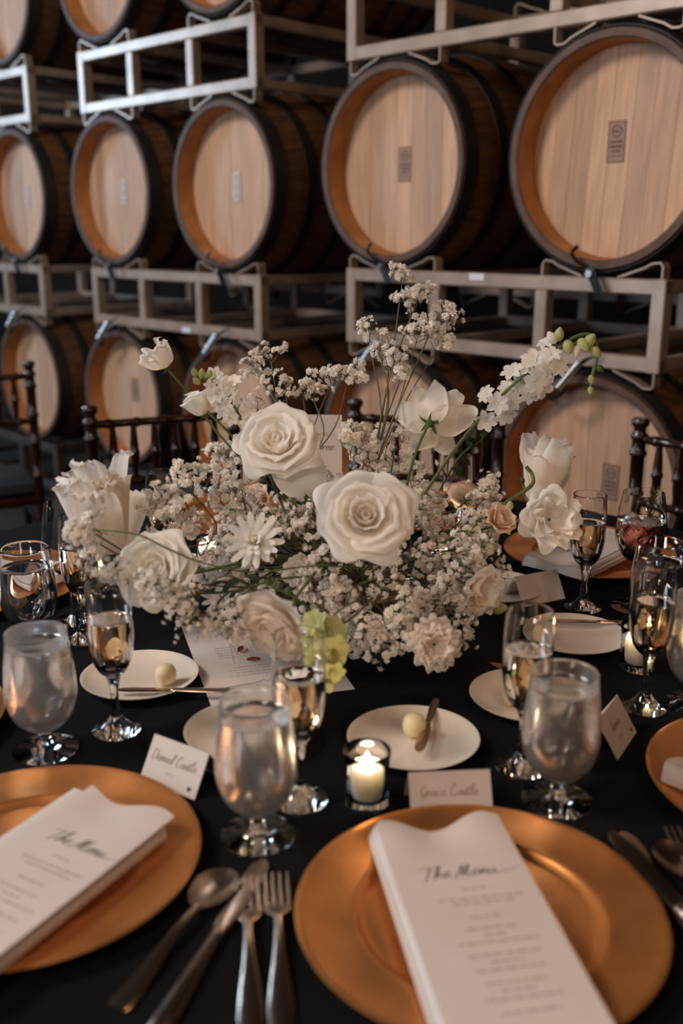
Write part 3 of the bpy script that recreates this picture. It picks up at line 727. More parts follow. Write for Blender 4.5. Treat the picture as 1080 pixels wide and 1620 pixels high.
# ---- folded napkin with a menu card
def napkin_menu(p, rz, z0, tag_n, tag_m, w=.125, L=.265, wave=.004, mw=.112, ml=.25, mdx=.006, mdy=0.004, mrot=0.0, text=True):
    def zt(u, v):                        # soft folded linen: rounded long edges, a gentle ripple at the far end
        x = (u - .5) * w; y = (v - .5) * L; e = min(u, 1 - u)
        edge = 1 - max(0, 1 - e / .09) ** 2.2
        rip = wave * math.sin(2 * PI * (u * 1.35 + .1)) * max(0, (v - .72) / .28) ** 1.5
        return x, y + .006 * math.sin(2 * PI * (u * 1.35 + .1)) * max(0, (v - .8) / .2), .004 + .012 * edge + rip
    n = thing('napkin', tag_n, 'napkin', (p.x, p.y, z0), (0, 0, rz), 'folded linen napkins')
    m = MB().slab(lambda u, v: zt(u, v), 28, 28, .0); 
    top = MB(); NU, NV = 28, 28
    V = [zt(i / NU, j / NV) for i in range(NU + 1) for j in range(NV + 1)]
    B = [(x, y, max(.0004 + .35 * (z - .016) , .0004)) for x, y, z in V]
    top.v = V + B; k0 = len(V); I = lambda i, j: i * (NV + 1) + j
    for i in range(NU):
        for j in range(NV):
            top.f.append((I(i, j), I(i + 1, j), I(i + 1, j + 1), I(i, j + 1))); top.f.append((k0 + I(i, j), k0 + I(i, j + 1), k0 + I(i + 1, j + 1), k0 + I(i + 1, j)))
    edge = [I(i, 0) for i in range(NU)] + [I(NU, j) for j in range(NV)] + [I(i, NV) for i in range(NU, 0, -1)] + [I(0, j) for j in range(NV, 0, -1)]
    for k in range(len(edge)):
        a, c = edge[k], edge[(k + 1) % len(edge)]; top.f.append((a, k0 + a, k0 + c, c))
    part('folded_linen', top, 'linen', n, True, 50)
    hem = MB()
    for sx in (-1, 1): hem.tube([( sx * (w / 2 - .001), -L / 2 + .004 + (L - .012) * k / 10, .0075) for k in range(11)], .0022, 6)
    part('hem_fold', hem, 'linen', n)
    # the menu card follows the linen under it
    c = thing('menu_card', tag_m, 'menu', (p.x, p.y, z0), (0, 0, rz), 'printed menu cards')
    cr, sr = math.cos(mrot), math.sin(mrot)
    def S(x, y, dz=0.0):
        X = mdx + cr * x - sr * y; Y = mdy + sr * x + cr * y
        u = min(max(X / w + .5, .0), 1); v = min(max(Y / L + .5, 0), 1)
        rip = wave * math.sin(2 * PI * (u * 1.35 + .1)) * max(0, (v - .72) / .28) ** 1.5
        return (X, Y + .006 * math.sin(2 * PI * (u * 1.35 + .1)) * max(0, (v - .8) / .2), .0168 + rip + dz)
    m = MB().slab(lambda u, v: S((u - .5) * mw, (v - .5) * ml, .0006), 20, 24, .0005)
    part('card', m, 'paper', c, True, 40)
    G = lambda x, y: S(x, y, .00085)
    if text:
        m = MB(); hx = .0083; t_ = 'The Menu'
        x1 = write(m, t_, -mw / 2 + .026, ml / 2 - .086, hx, G, .3, .12); write(m, '-', x1 - .001, ml / 2 - .0865, hx, G, .2, .10)
        part('script_title', m, 'ink', c, False)
        m = MB(); rows = [(.006, ml / 2 - .104, .022), (.008, ml / 2 - .117, .076), (.008, ml / 2 - .1235, .055)]
        y = ml / 2 - .142
        for k, ww in enumerate((.03, .045, .02, .07, .062, .03, .058, .05, .03, .06, .045)):
            rows.append((.006, y, ww)); y -= .0085 if k % 3 else .0145
        print_rows(m, rows, .0016, G); part('printed_lines', m, 'ink_soft', c, False)
    return n, c

# ------------------------------------------------------------------ lay the table
charger(.123, .762, 'gold charger plate at the front holding the menu nearest the camera')
charger(-.303, .842, 'gold charger plate at lower left under the menu turned diagonally')
charger(.508, .978, 'gold charger plate cut by the right edge of the picture')
charger(.475, 1.80, 'gold charger plate on the far right side behind the champagne flute')
charger(-.588, 1.115, 'gold charger plate cut by the left edge beside the frosted goblet')
charger(-.61, 1.63, 'gold charger plate far left behind the amber goblet')
charger(.20, 2.085, 'gold charger plate at the far side hidden behind the flowers')
charger(-.25, 2.06, 'gold charger plate far back left behind the flowers')

NZ = TZ + .0178
def nap_pose(tl, tr, z, w, L):           # far edge corners by pixel -> centre and rotation
    a, b = at(*tl, z), at(*tr, z); d = (b - a).normalized(); n = Vector((-d.y, d.x, 0)); c = (a + b) / 2 - n * (L / 2)
    return c, math.atan2(d.y, d.x), (b - a).length
c, rz, wl = nap_pose((588, 1316), (787, 1304), NZ + .012, .13, .27)
rz = .165; c = (at(588, 1316, NZ + .012) + at(787, 1304, NZ + .012)) / 2 - Vector((-math.sin(rz), math.cos(rz), 0)) * .15
napkin_menu(c, rz, NZ, 'folded white napkin on the front charger plate', 'menu card with a wavy far edge on the front charger plate', w=.132, L=.30, mw=.124, ml=.292, mdx=.003, wave=.005)
c, rz, wl = nap_pose((110, 1252), (262, 1306), NZ + .012, .13, .27)
napkin_menu(c, rz, NZ, 'folded white napkin on the lower left charger plate', 'diagonal menu card lying on the lower left charger plate', w=.135, L=.26, mw=.112, ml=.262, mdx=.012, mdy=.012, wave=.002)
c, rz, wl = nap_pose((1042, 1222), (1130, 1160), NZ + .012, .13, .27)
napkin_menu(c, rz, NZ, 'folded napkin at the right edge on the cut-off charger plate', 'menu card at the right edge on the cut-off charger plate', w=.12, L=.26)
cc = at(925, 872, NZ)
napkin_menu(Vector((.462, 1.762, 0)), math.radians(138), NZ, 'folded napkin on the far right charger plate', 'menu card on the far right charger plate behind the flute', w=.125, L=.265, wave=.006, mw=.11, ml=.25)
napkin_menu(Vector((-.60, 1.12, 0)), math.radians(-62), NZ, 'folded napkin on the charger plate at the left edge', 'menu card on the charger plate at the left edge', w=.125, L=.26)
napkin_menu(Vector((-.61, 1.63, 0)), math.radians(-105), NZ, 'folded napkin on the far left charger plate', 'menu card on the far left charger plate', w=.125, L=.26)

# bread plates, butter, butter knives
BP = [((653, 1180), 'bread plate in the centre with a butter ball and upright-lying knife'), ((907, 1014), 'bread plate at far right with a knife across its far rim'),
      ((222, 1080), 'bread plate at left with a knife behind the flute'), ((838, 1112), 'bread plate behind the right goblet holding a butter ball'),
      ((395, 1168), 'bread plate behind the centre goblet'), ((785, 938), 'bread plate at the right under the flower edge'), ((-28, 1040), 'bread plate at the left edge')]
bpos = []
for (px_, lab) in BP[:6]:
    p = at(*px_); bpos.append(p); bread(p.x, p.y, lab)
def on_plate(x, y, z=.016): return at(x, y, TZ + z)
butter(on_plate(655, 1146, .0205), 'butter ball beside the knife on the centre bread plate')
butter(on_plate(813, 1098, .0200), 'butter ball on the bread plate behind the right goblet')
butter(on_plate(262, 1066, .0205), 'butter ball on the left bread plate')
butter(on_plate(860, 1002, .0205), 'butter ball seen through the right flute on the far bread plate')
knife((661, 1203), (693, 1098), 'butter knife lying across the centre bread plate', small=.66, z=TZ + .0085, tilt=math.radians(3), group='butter knives')
knife((868, 984), (982, 988), 'butter knife across the far right bread plate', small=.68, z=TZ + .0125, group='butter knives')
knife((185, 1094), (300, 1095), 'butter knife lying on the left bread plate', small=.68, z=TZ + .0105, group='butter knives')
knife((776, 1051), (870, 1088), 'butter knife tip poking out beyond the right bread plate', small=.66, z=TZ + .0125, group='butter knives')

# cutlery by the front settings
fork((437, 1392), (444, 1560), 'dinner fork nearest the front charger plate')
fork((389, 1400), (396, 1565), 'dinner fork left of its twin beside the spoon')
spoon((362, 1388), (196, 1585), 'spoon lying left of the two forks')
knife((418, 1366), (268, 1605), 'table knife crossing under the goblet foot beside the spoon', z=TZ + .0005)
knife((985, 1322), (1150, 1560), 'table knife at right beside the front charger plate')
knife((961, 1352), (1160, 1545), 'table knife with its blade resting on the front charger rim', z=TZ + .001, tilt=math.radians(5.7))
fork((1066, 1318), (1180, 1480), 'fork at the right edge above the table knives')
spoon((1050, 1342), (1180, 1520), 'spoon at the right edge beside the fork')
knife((22, 1238), (-120, 1290), 'table knife tip at the left edge above the charger plate')

# glasses
goblet(at(408, 1323), 'frosted water goblet in the middle nearest the forks')
goblet(at(880, 1268), 'frosted water goblet at right in front of the champagne flute')
goblet(at(73, 1188), 'frosted water goblet at left with a bluish sheen')
goblet(at(52, 1020), 'water goblet at the left edge glowing amber', 'goblet_low')
goblet(at(1033, 1008), 'water goblet at right behind the tall flute', 'goblet_low')
goblet(at(1098, 1116), 'water goblet cut by the right picture edge')
goblet(at(752, 905), 'water goblet hidden behind the flowers on the right', 'goblet_low')
flute(at(475, 1267), 'champagne flute behind the centre goblet with yellow blooms behind')
flute(at(825, 1215), 'champagne flute behind the right goblet')
flute(at(185, 1156), 'champagne flute at left in front of the bread plate')
flute(at(1018, 1120), 'champagne flute at right in front of the votive candle')
flute(at(921, 963), 'champagne flute at far right in front of the gold charger')
flute(at(134, 1012), 'champagne flute at far left beside the amber goblet', 'flute')
flute(at(719, 878), 'champagne flute rim peeking out behind the flowers', 'flute_empty')
flute(at(262, 912), 'champagne flute half hidden in the left flowers', 'flute_empty')
glass('wine', at(118, 985), 'empty wine glass at far left behind the flute', 'wine_glass', 'wine glass', 'wine glasses')
ct = glass('wine_red', at(1003, 962), 'wine glass holding a red iced drink with a green sprig', 'cocktail_glass', 'cocktail', 'wine glasses', 'red_drink')
for k, (x, y, z, r) in enumerate(((-.014, -.012, .147, .0125), (.006, -.018, .150, .0115), (.020, .004, .147, .011), (-.012, .014, .148, .012))):
    m = MB().bbox((0, 0, 0), (r * 1.8,) * 3, .006)
    q = part('ice_cube', m, 'ice', ct, True, 60, loc=(x, y, z), rot=(random.random() * 2, random.random() * 2, k)); 
m = MB(); sp = cat_rom([(.012, .0, .135), (.012, -.004, .165), (.016, -.006, .195)], 5); m.tube(sp, .0011, 6)
for p in sp[3:]:
    for k in range(6):
        a = k * PI / 3 + random.random(); d = Vector((math.cos(a), math.sin(a), .9)).normalized() * random.uniform(.012, .019)
        q = Vector(p); sd = d.cross(Vector((0, 0, 1))).normalized() * .0013
        m.add([q - sd, q + sd, q + d * .6 + sd * .8, q + d, q + d * .6 - sd * .8], [(0, 1, 2, 3, 4)])
part('rosemary_sprig', m, 'leaf', ct, False)

votive(at(580, 1272), 'lit votive candle in a glass cup in the front middle', .32)
votive(at(1006, 1058), 'lit votive candle at right behind the tall flute', .32)
votive(at(694, 905), 'lit votive candle behind the flowers on the right', .9)
votive(at(330, 905), 'lit votive candle behind the flowers on the left', .7)
votive(at(150, 935), 'lit votive candle at far left behind the glasses', .5)

# place cards
def card_pose(bl, br):
    a, b = at(*bl), at(*br); d = b - a; return (a + b) / 2 + Vector((-d.y, d.x, 0)).normalized() * .0275, math.atan2(d.y, d.x), d.length
p, r, w = card_pose((648, 1303), (783, 1297)); place_card(p, r, 'place card behind the front charger plate with a small cow drawing', 'Grace Castle', 'cow')
p, r, w = card_pose((217, 1230), (312, 1268)); place_card(p, r, 'place card at left with a small heart drawing', 'Daniel Castle', 'heart', w=.082)
p, r, w = card_pose((974, 1207), (1009, 1155)); place_card(p, r, 'place card at right turned diagonally beside the goblet', 'lanrie', 'heart', w=.080)
p, r, w = card_pose((868, 930), (790, 945)); place_card(p, r, 'place card at far right below the gold charger, seen from behind', 'ranie', 'cow')
p, r, w = card_pose((1106, 1022), (1146, 975)); place_card(p, r, 'place card at the right edge behind the votive candle', 'lanie', 'cow')

# the printed sheet lying under the flowers
s0, s1, s2 = at(211, 1003), at(335, 1121), at(561, 1091)
ex = (s2 - s1); ey = (s0 - s1); WS, HS = ex.length, ey.length
sh = thing('printed_sheet', 'large printed sheet lying on the cloth below the flowers', 'paper sheet', (s1.x, s1.y, TZ + .0006))
exn = ex.normalized(); eyn = Vector((-exn.y, exn.x, 0)); sh.rotation_euler = (0, 0, math.atan2(exn.y, exn.x))
part('sheet', MB().slab(lambda u, v: (u * WS, v * HS, .0006), 2, 2, .0005), 'paper', sh, False)
G = lambda x, y: (x, y, .0009)
m = MB(); print_rows(m, [(.095, .085 + .009 * k, .11 - .02 * (k % 2)) for k in range(4)] + [(.095, .15 + .009 * k, .12) for k in range(5)], .0012, G); part('printed_lines', m, 'ink_soft', sh, False)
m = MB(); P = cat_rom([(.02, .052), (.05, .055), (.075, .058), (.083, .063), (.087, .056), (.092, .063), (.097, .057), (.103, .063), (.108, .057), (.118, .061), (.150, .060)], 5)
Q = [(a[0], a[1]) for a in P]
m.add([v for q in Q for v in (G(q[0], q[1] + .0007), G(q[0], q[1] - .0007))], [(2 * k, 2 * k + 1, 2 * k + 3, 2 * k + 2) for k in range(len(Q) - 1)]); part('script_flourish', m, 'ink', sh, False)
for k, (x, y) in enumerate(((401, 1047), (381, 1031))):
    p = at(x, y); m = MB().slab(lambda u, v: ((u - .5) * .019, (v - .5) * .010 * math.sin(PI * min(max(u, .04), .96)), .002 + .003 * (2 * v - 1) ** 2), 6, 4, .0004)
    o = part('fallen_petal', m, 'dried_petal'); o.location = (p.x, p.y, TZ + .0010); o.rotation_euler = (0, 0, .2 + k)
    tag(o, ('dry red leaf lying on the printed sheet', 'small pale brown leaf on the printed sheet nearer the flowers')[k], 'leaf')

# table number card on a holder
tn = thing('table_number', 'table number card standing upright behind the large rose', 'table number', (-.036, 1.775, TZ), (0, 0, math.radians(-4)))
part('holder_base', MB().lathe([(0, 0), (.03, 0), (.03, .006), (.006, .010), (0, .010)], 28), 'vase_gold', tn)
part('holder_rod', MB().tube([(0, .001, .008), (0, .001, .14)], .0022, 8), 'vase_gold', tn)
part('card', MB().bbox((0, 0, .205), (.074, .0012, .150), .0003), 'paper', tn, False)
Gt = lambda x, y: (x, -.0009, .205 + y)
m = MB(); write(m, '|ABLE', -.010, .036, .0042, Gt, 0, .12, rigid=True); part('printed_word', m, 'ink_brown', tn, False)
m = MB(); write(m, 'three', -.014, .010, .0085, Gt, .25, .10); part('script_word', m, 'ink_brown', tn, False)

# ------------------------------------------------------------------ the centrepiece
VP = Vector((0.03, 1.45, TZ))
vz = thing('flower_vase', 'low bowl vase holding the white centrepiece', 'vase', VP, scale=(1, 1, .75))
part('bowl', MB().lathe([(0, 0), (.045, 0), (.048, .004), (.03, .018), (.028, .028), (.06, .045), (.085, .075), (.09, .10), (.087, .10), (.08, .078), (.05, .052), (0, .046)], 40), 'vase_gold', vz)
MOUTH = VP + Vector((0, 0, .09))

def petal(name, prof, w, mt, nu=10, nv=10, tip=.30, tp=2.0, curl=0.0, ruff=0.0, rk=3.0, ph=0.0, wexp=.55, base=.25, fold=0.0):
    """one petal grown from the flower's axis: prof = (radius, height) along its length, w = half width in metres"""
    def f(uu, vv):
        u = 2 * uu - 1; L = 1 - tip * abs(u) ** tp; v = vv * L
        r, z = interp(prof, v)
        ww = w * (base + (1 - base) * math.sin(PI * min(1.0, .12 + .88 * vv) * .5) ** wexp) * (1 if vv < .8 else 1 - .12 * (vv - .8) / .2)
        r2 = max(r, .004)
        th = max(-1.9, min(1.9, u * ww / r2))
        rr = r + curl * abs(u) ** 3 * vv ** 2 + ruff * math.sin(rk * PI * u + ph) * vv ** 3 + fold * (abs(u) - .3) * vv
        zz = z - abs(curl) * .35 * abs(u) ** 3 * vv ** 2 + ruff * .6 * math.cos(rk * PI * u * 1.3 + ph) * vv ** 3
        return (rr * math.cos(th), rr * math.sin(th), zz)
    return MB().grid(f, nu, nv).mesh(name, mt)

def rose_kit(mt, seed, opened=1.0, tipx=0.0, wx=1.0):
    R = random.Random(seed); K = []
    def add(n, prof, w, a0, da, jit=.06, **k):
        for i in range(n):
            a, b = R.uniform(1 - jit, 1 + jit), R.uniform(1 - jit, 1 + jit)
            p = [(r * a, z * b) for r, z in prof]
            K.append((petal('petal', p, w * R.uniform(.92, 1.1), mt, ph=R.random() * 6, **k), a0 + i * da + R.uniform(-2, 2) * jit, R.uniform(-1, 1) * jit))
    o = opened
    add(3, [(.002, .008), (.005, .020), (.006, .030), (.005, .037)], .012, .3, 2.1, tip=.15, ruff=.0008)
    add(4, [(.002, .006), (.009, .016), (.012, .029), (.0125, .039)], .017, .0, 1.57, tip=.15, ruff=.001, curl=.001)
    add(5, [(.002, .004), (.014, .012), (.0190, .028), (.021, .0405), (.0225, .042)], .023, .5, 1.257, tip=.18, ruff=.001, curl=.003)
    add(5, [(.002, .002), (.019, .009), (.028, .024), (.034, .038), (.0385, .0405), (.041, .039)], .032, .1, 1.257, .09, tip=.24, curl=.006, ruff=.0015)
    add(4, [(.002, .0), (.024, .006), (.037, .020), (.046, .033), (.054 * o, .0375), (.060 * o, .033)], .048 * wx, .75, 1.57, .11, nu=14, nv=12, tip=.34 + tipx, tp=1.35, curl=.009, ruff=.002, rk=2)
    add(5, [(.002, -.002), (.027, .0), (.044, .010), (.056 * o, .022), (.066 * o, .0265), (.073 * o, .019)], .053 * wx, .2, 1.257, .14, nu=14, nv=12, tip=.40 + tipx, tp=1.2, curl=.008, ruff=.004, rk=1.7)
    return K
def calyx(parent, scale=1.0):
    part('calyx', MB().lathe([(0, -.016), (.004, -.016), (.007, -.011), (.007, -.006), (.004, -.001), (0, 0)], 14), 'leaf', parent, scale=scale)
    me = petal('sepal', [(.004, -.006), (.014, -.008), (.024, -.003), (.034, .006)], .0055, 'leaf', 4, 6, tip=.0, base=.9, wexp=1)
    me = MB().add([(.004, -.003, -.006), (.004, .003, -.006), (.014, .0045, -.009), (.014, -.0045, -.009), (.025, .003, -.007), (.025, -.003, -.007), (.037, 0, .001)],
                  [(0, 1, 2, 3), (3, 2, 4, 5), (5, 4, 6)]).mesh('sepal', 'leaf')
    for k in range(5): link('sepal', me, parent, rot=(random.uniform(-.3, .3), random.uniform(-.2, .5), k * 1.257 + .3), scale=scale * .8)
def stem_to(root, start_dir, r=.0022, mt='stem_green', mouth=None, name='stem', start=None, bend=.3):
    """stem mesh in root's local frame from the bloom down to the vase mouth"""
    M = root.matrix_basis; inv = M.inverted()
    p0 = root.location.copy() if start is None else start; o_ = Vector((p0.x - MOUTH.x, p0.y - MOUTH.y, 0)); p1 = MOUTH + o_.normalized() * min(.06, o_.length * .5) + Vector((random.uniform(-.008, .008), random.uniform(-.008, .008), -.02))
    L = (p1 - p0).length; c1 = p0 + start_dir.normalized() * L * bend; c2 = p1 + Vector((0, 0, max(.13, L * .25)))
    P = []
    for k in range(11):
        t = k / 10; P.append(p0 * (1 - t) ** 3 + c1 * 3 * t * (1 - t) ** 2 + c2 * 3 * t * t * (1 - t) + p1 * t ** 3)
    s = root.scale[0]
    return part(name, MB().tube([inv @ q for q in P], r / s, 7), mt, root)
KITS = {'rose': rose_kit('rose_petal', 3), 'rose_ivory': rose_kit('ivory_petal', 5, 1.05), 'rose_white': rose_kit('white_petal', 9, .95), 'rose_pointed': rose_kit('ivory_petal', 23, 1.2, .22, .64), 'rose_peach': rose_kit('peach_petal', 13, .9)}
def bloom_root(name, label, cat, pos, d, group, scale, spin=0.0):
    q = d.to_track_quat('Z', 'Y') @ Quaternion((0, 0, 1), spin)
    t = link(name, None, None, pos, q, scale); t.empty_display_size = .02; tag(t, label, cat, group)
    t.matrix_basis = Matrix.LocRotScale(Vector(pos), q, Vector((scale,) * 3)); return t
def rose(kit, pos, d, label, dia=.12, spin=0.0, skip=(), extra=None, stem=True):
    t = bloom_root('white_rose', label, 'rose', pos, d, 'roses in the centrepiece', dia / .138, spin)
    for i, (me, a, tl) in enumerate(KITS[kit]):
        if i in skip: continue
        link('petal', me, t, rot=(tl, 0, a))
    calyx(t)
    if stem: stem_to(t, -d)
    return t
_a = rose('rose', dep(442, 712, 1.42), facing(-.12, .52, .85), 'big white rose at upper left of the arrangement tilted towards the sky', .128, .4)
_q = _a.rotation_quaternion.inverted() @ facing(.62, -.78, .1)
link('petal', petal('petal', [(.002, -.004), (.030, -.004), (.056, -.002), (.076, -.006), (.088, -.018)], .046, 'rose_petal', 16, 12, tip=.22, tp=2.2, ruff=.004, rk=1.5), _a, rot=(0, 0, math.atan2(_q.y, _q.x)))
rose('rose', dep(577, 824, 1.27), facing(.02, .28, .96), 'big white rose in the middle facing the camera with a creamy heart', .130, 1.3)
rose('rose_pointed', dep(682, 668, 1.52), facing(.37, .38, -.84), 'ivory rose at upper right seen from behind with green sepals', .106, .2)
rose('rose_ivory', dep(445, 975, 1.22), facing(-.45, -.55, .55), 'cream rose low in front hanging over the printed sheet', .104, .7)
rose('rose_white', dep(255, 905, 1.24), facing(-.25, .30, .92), 'soft white rose at lower left veiled by baby\'s breath', .108, 2.0)
rose('rose_peach', dep(735, 790, 1.69), facing(.2, .55, -.5), 'peach rose half hidden behind the right side stems', .072, .2)
rose('rose_peach', dep(400, 800, 1.55), facing(-.3, .5, .7), 'peach rose deep between the blooms at left', .07, 1.2)
rose('rose_peach', dep(590, 735, 1.66), facing(.1, .6, .6), 'peach rose deep behind the middle rose', .065, 1.9)

def ruffled(pos, d, label, dia=.08, n=(3, 4, 5), mt='white_petal', h=.045, ruff=.006, spin=0, cat='lisianthus', name='ruffled_bloom', open_=1.0, stem=True, r_in=.3, tip=.22, tp=2.2, rk=(1.3, 2.4), jit=.16, wid=1.0):
    t = bloom_root(name, label, cat, pos, d, 'ruffled blooms in the centrepiece', dia / .1, spin)
    for l, k in enumerate(n):
        f = (l + 1) / len(n); R = .045 * (r_in + (1 - r_in) * f) * open_
        for i in range(k):
            a, b = random.uniform(1 - jit, 1 + jit), random.uniform(1 - jit, 1 + jit)
            prof = [(.003, -.003 * l), (R * .55 * a, .010 - .003 * l), (R * .85 * a, (h * .62 - .006 * l) * b), (R * a, (h - .009 * l * open_) * b), (R * 1.18 * a, (h - .010 * l * open_) * b - .002)]
            me = petal('petal', prof, (.026 + .014 * f) * wid, mt, 14, 10, tip=tip, tp=tp, ruff=ruff * random.uniform(.6, 1.3), rk=random.uniform(*rk), ph=random.random() * 6, curl=.004)
            link('petal', me, t, rot=(random.uniform(-jit, jit), random.uniform(-jit, jit), i * 2 * PI / k + l * .7 + random.uniform(-jit, jit)))
    calyx(t, .8)
    if stem: stem_to(t, -d, .0018)
    return t
ruffled(dep(852, 790, 1.55), facing(.22, .97, .12), 'ivory rose at far right in profile with pointed upright petals', .102, (3, 5, 7), 'ivory_petal', .098, .005, .4, 'rose', 'white_rose', .86, tip=.48, tp=1.2, jit=.2, wid=.95)
ruffled(dep(868, 822, 1.45), facing(.15, .1, .9), 'white ruffled lisianthus at far right above the flute', .088, mt='white_petal', ruff=.008)
ruffled(dep(172, 868, 1.36), facing(-.12, .98, .1), 'frilled white bloom at far left standing above the glasses', .112, (3, 5, 7), 'ivory_petal', .100, .007, .5, open_=.95, tip=.30, tp=1.5, jit=.22, wid=.95, rk=(4, 7))
ruffled(dep(262, 580, 1.50), facing(-.45, .6, .35), 'small fluttery white bloom at top left on a thin stem', .062, (2, 4), 'ivory_petal', .050, .008, 1.0, 'sweet pea', jit=.3)
ruffled(dep(322, 655, 1.41), facing(-.45, .75, .15), 'funnel-shaped white bloom at upper left below the fluttery one', .052, (3, 4), 'white_petal', .058, .003, .2, open_=.72)
ruffled(dep(686, 1020, 1.27), facing(.15, .1, .95), 'frilly white carnation low on the right', .062, (4, 6, 7), 'ivory_petal', .040, .008, .3, 'carnation', rk=(2, 3.5))
ruffled(dep(748, 930, 1.38), facing(.5, -.1, .7), 'pale bloom low at right beside the bread plate', .064, (4, 6), 'ivory_petal', .045, .005, .9)
ruffled(dep(786, 828, 1.45), facing(.3, .4, .6), 'small blush bloom at right in the baby\'s breath', .048, (4, 5), 'peach_petal', .045, .005, 1.9)
ruffled(dep(470, 905, 1.36), facing(0, .3, .9), 'small cream bloom tucked under the big rose', .040, (4, 6), 'ivory_petal', .03, .003, .4)

# many-petalled white daisy-like bloom
def pompon(pos, d, label, dia):
    t = bloom_root('chrysanthemum', label, 'chrysanthemum', pos, d, None, dia / .08)
    me = petal('petal', [(.002, 0), (.014, .008), (.028, .016), (.040, .018)], .0048, 'white_petal', 4, 6, tip=.25, base=.5, fold=.002)
    for l, (n, el, s) in enumerate(((14, -.05, 1.0), (13, -.35, .92), (11, -.7, .8), (8, -1.05, .62))):
        for i in range(n): link('petal', me, t, rot=(0, el + random.uniform(-.1, .1), i * 2 * PI / n + l * .3), scale=s)
    calyx(t, .7); stem_to(t, -d, .0018)
pompon(dep(405, 862, 1.36), facing(-.1, .35, .9), 'white many-petalled chrysanthemum left of the middle rose', .086)
pompon(dep(355, 945, 1.38), facing(-.3, .1, .9), 'pale chrysanthemum deep in the lower left blooms', .06)

# flower spikes
def star_mesh(n, r, w, mt, cup=.35):
    m = MB()
    for k in range(n):
        a = 2 * PI * k / n; u = Vector((math.cos(a), math.sin(a), 0)); s = Vector((-u.y, u.x, 0))
        P = [(.12, .35, 0), (.45, 1.0, .18), (.8, .85, .22), (1.05, .1, .12)]
        V = []
        for q, ww, z in P:
            c = u * (r * q) + Vector((0, 0, z * r * cup * 2))
            V += [c - s * (w * ww) + Vector((0, 0, .12 * w)), c - Vector((0, 0, .15 * w)), c + s * (w * ww) + Vector((0, 0, .12 * w))]
        m.add(V, [(3 * i + j, 3 * i + j + 1, 3 * i + 4 + j, 3 * i + 3 + j) for i in range(3) for j in range(2)])
    m.lathe([(0, .10 * r), (.10 * r, .06 * r), (.12 * r, -.2 * r), (.05 * r, -.5 * r), (0, -.5 * r)], 8)
    return m.mesh('floret', mt)
ST6 = star_mesh(6, .020, .0068, 'white_petal'); ST6b = star_mesh(7, .017, .0055, 'white_petal', .5); STC = star_mesh(6, .015, .0042, 'ivory_petal', .5)
def bud_mesh(r, mt): return MB().lathe([(0, -1.2 * r), (.5 * r, -1.0 * r), (.95 * r, -.2 * r), (.85 * r, .5 * r), (.4 * r, 1.2 * r), (0, 1.5 * r)], 10).mesh('bud', mt)
STG = star_mesh(6, .020, .0085, 'green_petal', .6)
BUDG = bud_mesh(.0065, 'green_petal'); BUDL = bud_mesh(.005, 'leaf'); BUDP = bud_mesh(.006, 'ivory_petal')
def spike(label, path, florets, buds, mouth_from, r=.0022, cat='flower spike', rest=None):
    P = [dep(*q) for q in path]
    t = thing('flower_spike', label, cat, P[0])
    loc = [p - P[0] for p in P]
    part('stem', MB().tube([Vector(q) for q in cat_rom([tuple(q) for q in loc], 5)], r, 7), 'stem_green', t)
    for (x, y, Z, me, s, f) in florets:
        p = dep(x, y, Z); d = facing(*f); link('floret', me, t, p - P[0], d.to_track_quat('Z', 'Y') @ Quaternion((0, 0, 1), random.random() * 6), s)
        near = min(cat_rom([tuple(q) for q in loc], 5), key=lambda q: np.linalg.norm(np.array(p - P[0]) - q))
        part('floret_stalk', MB().tube([p - P[0] - d * .006, (p - P[0] + Vector(near)) / 2 - d * .006, Vector(near)], .0009, 5), 'stem_green', t)
    for (x, y, Z, me, s, f) in buds:
        p = dep(x, y, Z); d = facing(*f); link('bud', me, t, p - P[0], d.to_track_quat('Z', 'Y'), s)
        near = min(cat_rom([tuple(q) for q in loc], 5), key=lambda q: np.linalg.norm(np.array(p - P[0]) - q))
        part('bud_stalk', MB().tube([p - P[0] - d * .006 * s, (p - P[0] + Vector(near)) / 2 - d * .004, Vector(near)], .0008, 5), 'stem_green', t)
    return t
R = random.Random(4)
fl = []
for (x, y, f) in ((770, 668, (-.2, -.3, .9)), (770, 622, (-.6, .3, .6)), (786, 640, (0, .1, 1)), (800, 612, (-.4, .4, .8)), (808, 632, (.1, -.3, .9)), (812, 588, (-.4, .6, .7)), (824, 608, (.1, 0, 1)),
                  (838, 618, (.2, -.4, .9)), (835, 582, (-.1, .5, .8)), (848, 600, (.2, -.2, .9)), (848, 570, (-.1, .6, .8)), (862, 586, (.3, -.1, .9)), (856, 608, (.3, -.5, .8)), (884, 582, (.3, .1, .9)), (872, 562, (-.1, .6, .7)),
                  (797, 652, (.2, -.5, .8)), (868, 545, (-.4, .7, .5))):
    fl.append((x + R.uniform(-3, 3), y + R.uniform(-3, 3), 1.52 + R.uniform(-.02, .02), ST6 if R.random() < .6 else ST6b, R.uniform(.85, 1.15), f))
bd = [(873, 535, 1.52, BUDP, 1.4, (-.5, .7, .2)), (884, 530, 1.52, BUDG, 1.3, (.1, .9, .2)), (898, 548, 1.52, BUDG, 1.5, (.1, -.8, .3)), (912, 555, 1.52, BUDP, 1.3, (-.2, -.8, .4)), (922, 545, 1.52, BUDG, 1.6, (.3, -.6, .4)),
      (932, 540, 1.52, BUDG, 1.5, (.3, .5, .4)), (941, 556, 1.52, BUDG, 1.3, (.4, -.6, .3)), (935, 600, 1.52, BUDG, .9, (.1, -.9, .2)), (934, 617, 1.52, BUDG, .8, (.0, -.9, .2)), (948, 583, 1.52, BUDL, 1.2, (.5, -.5, .2))]
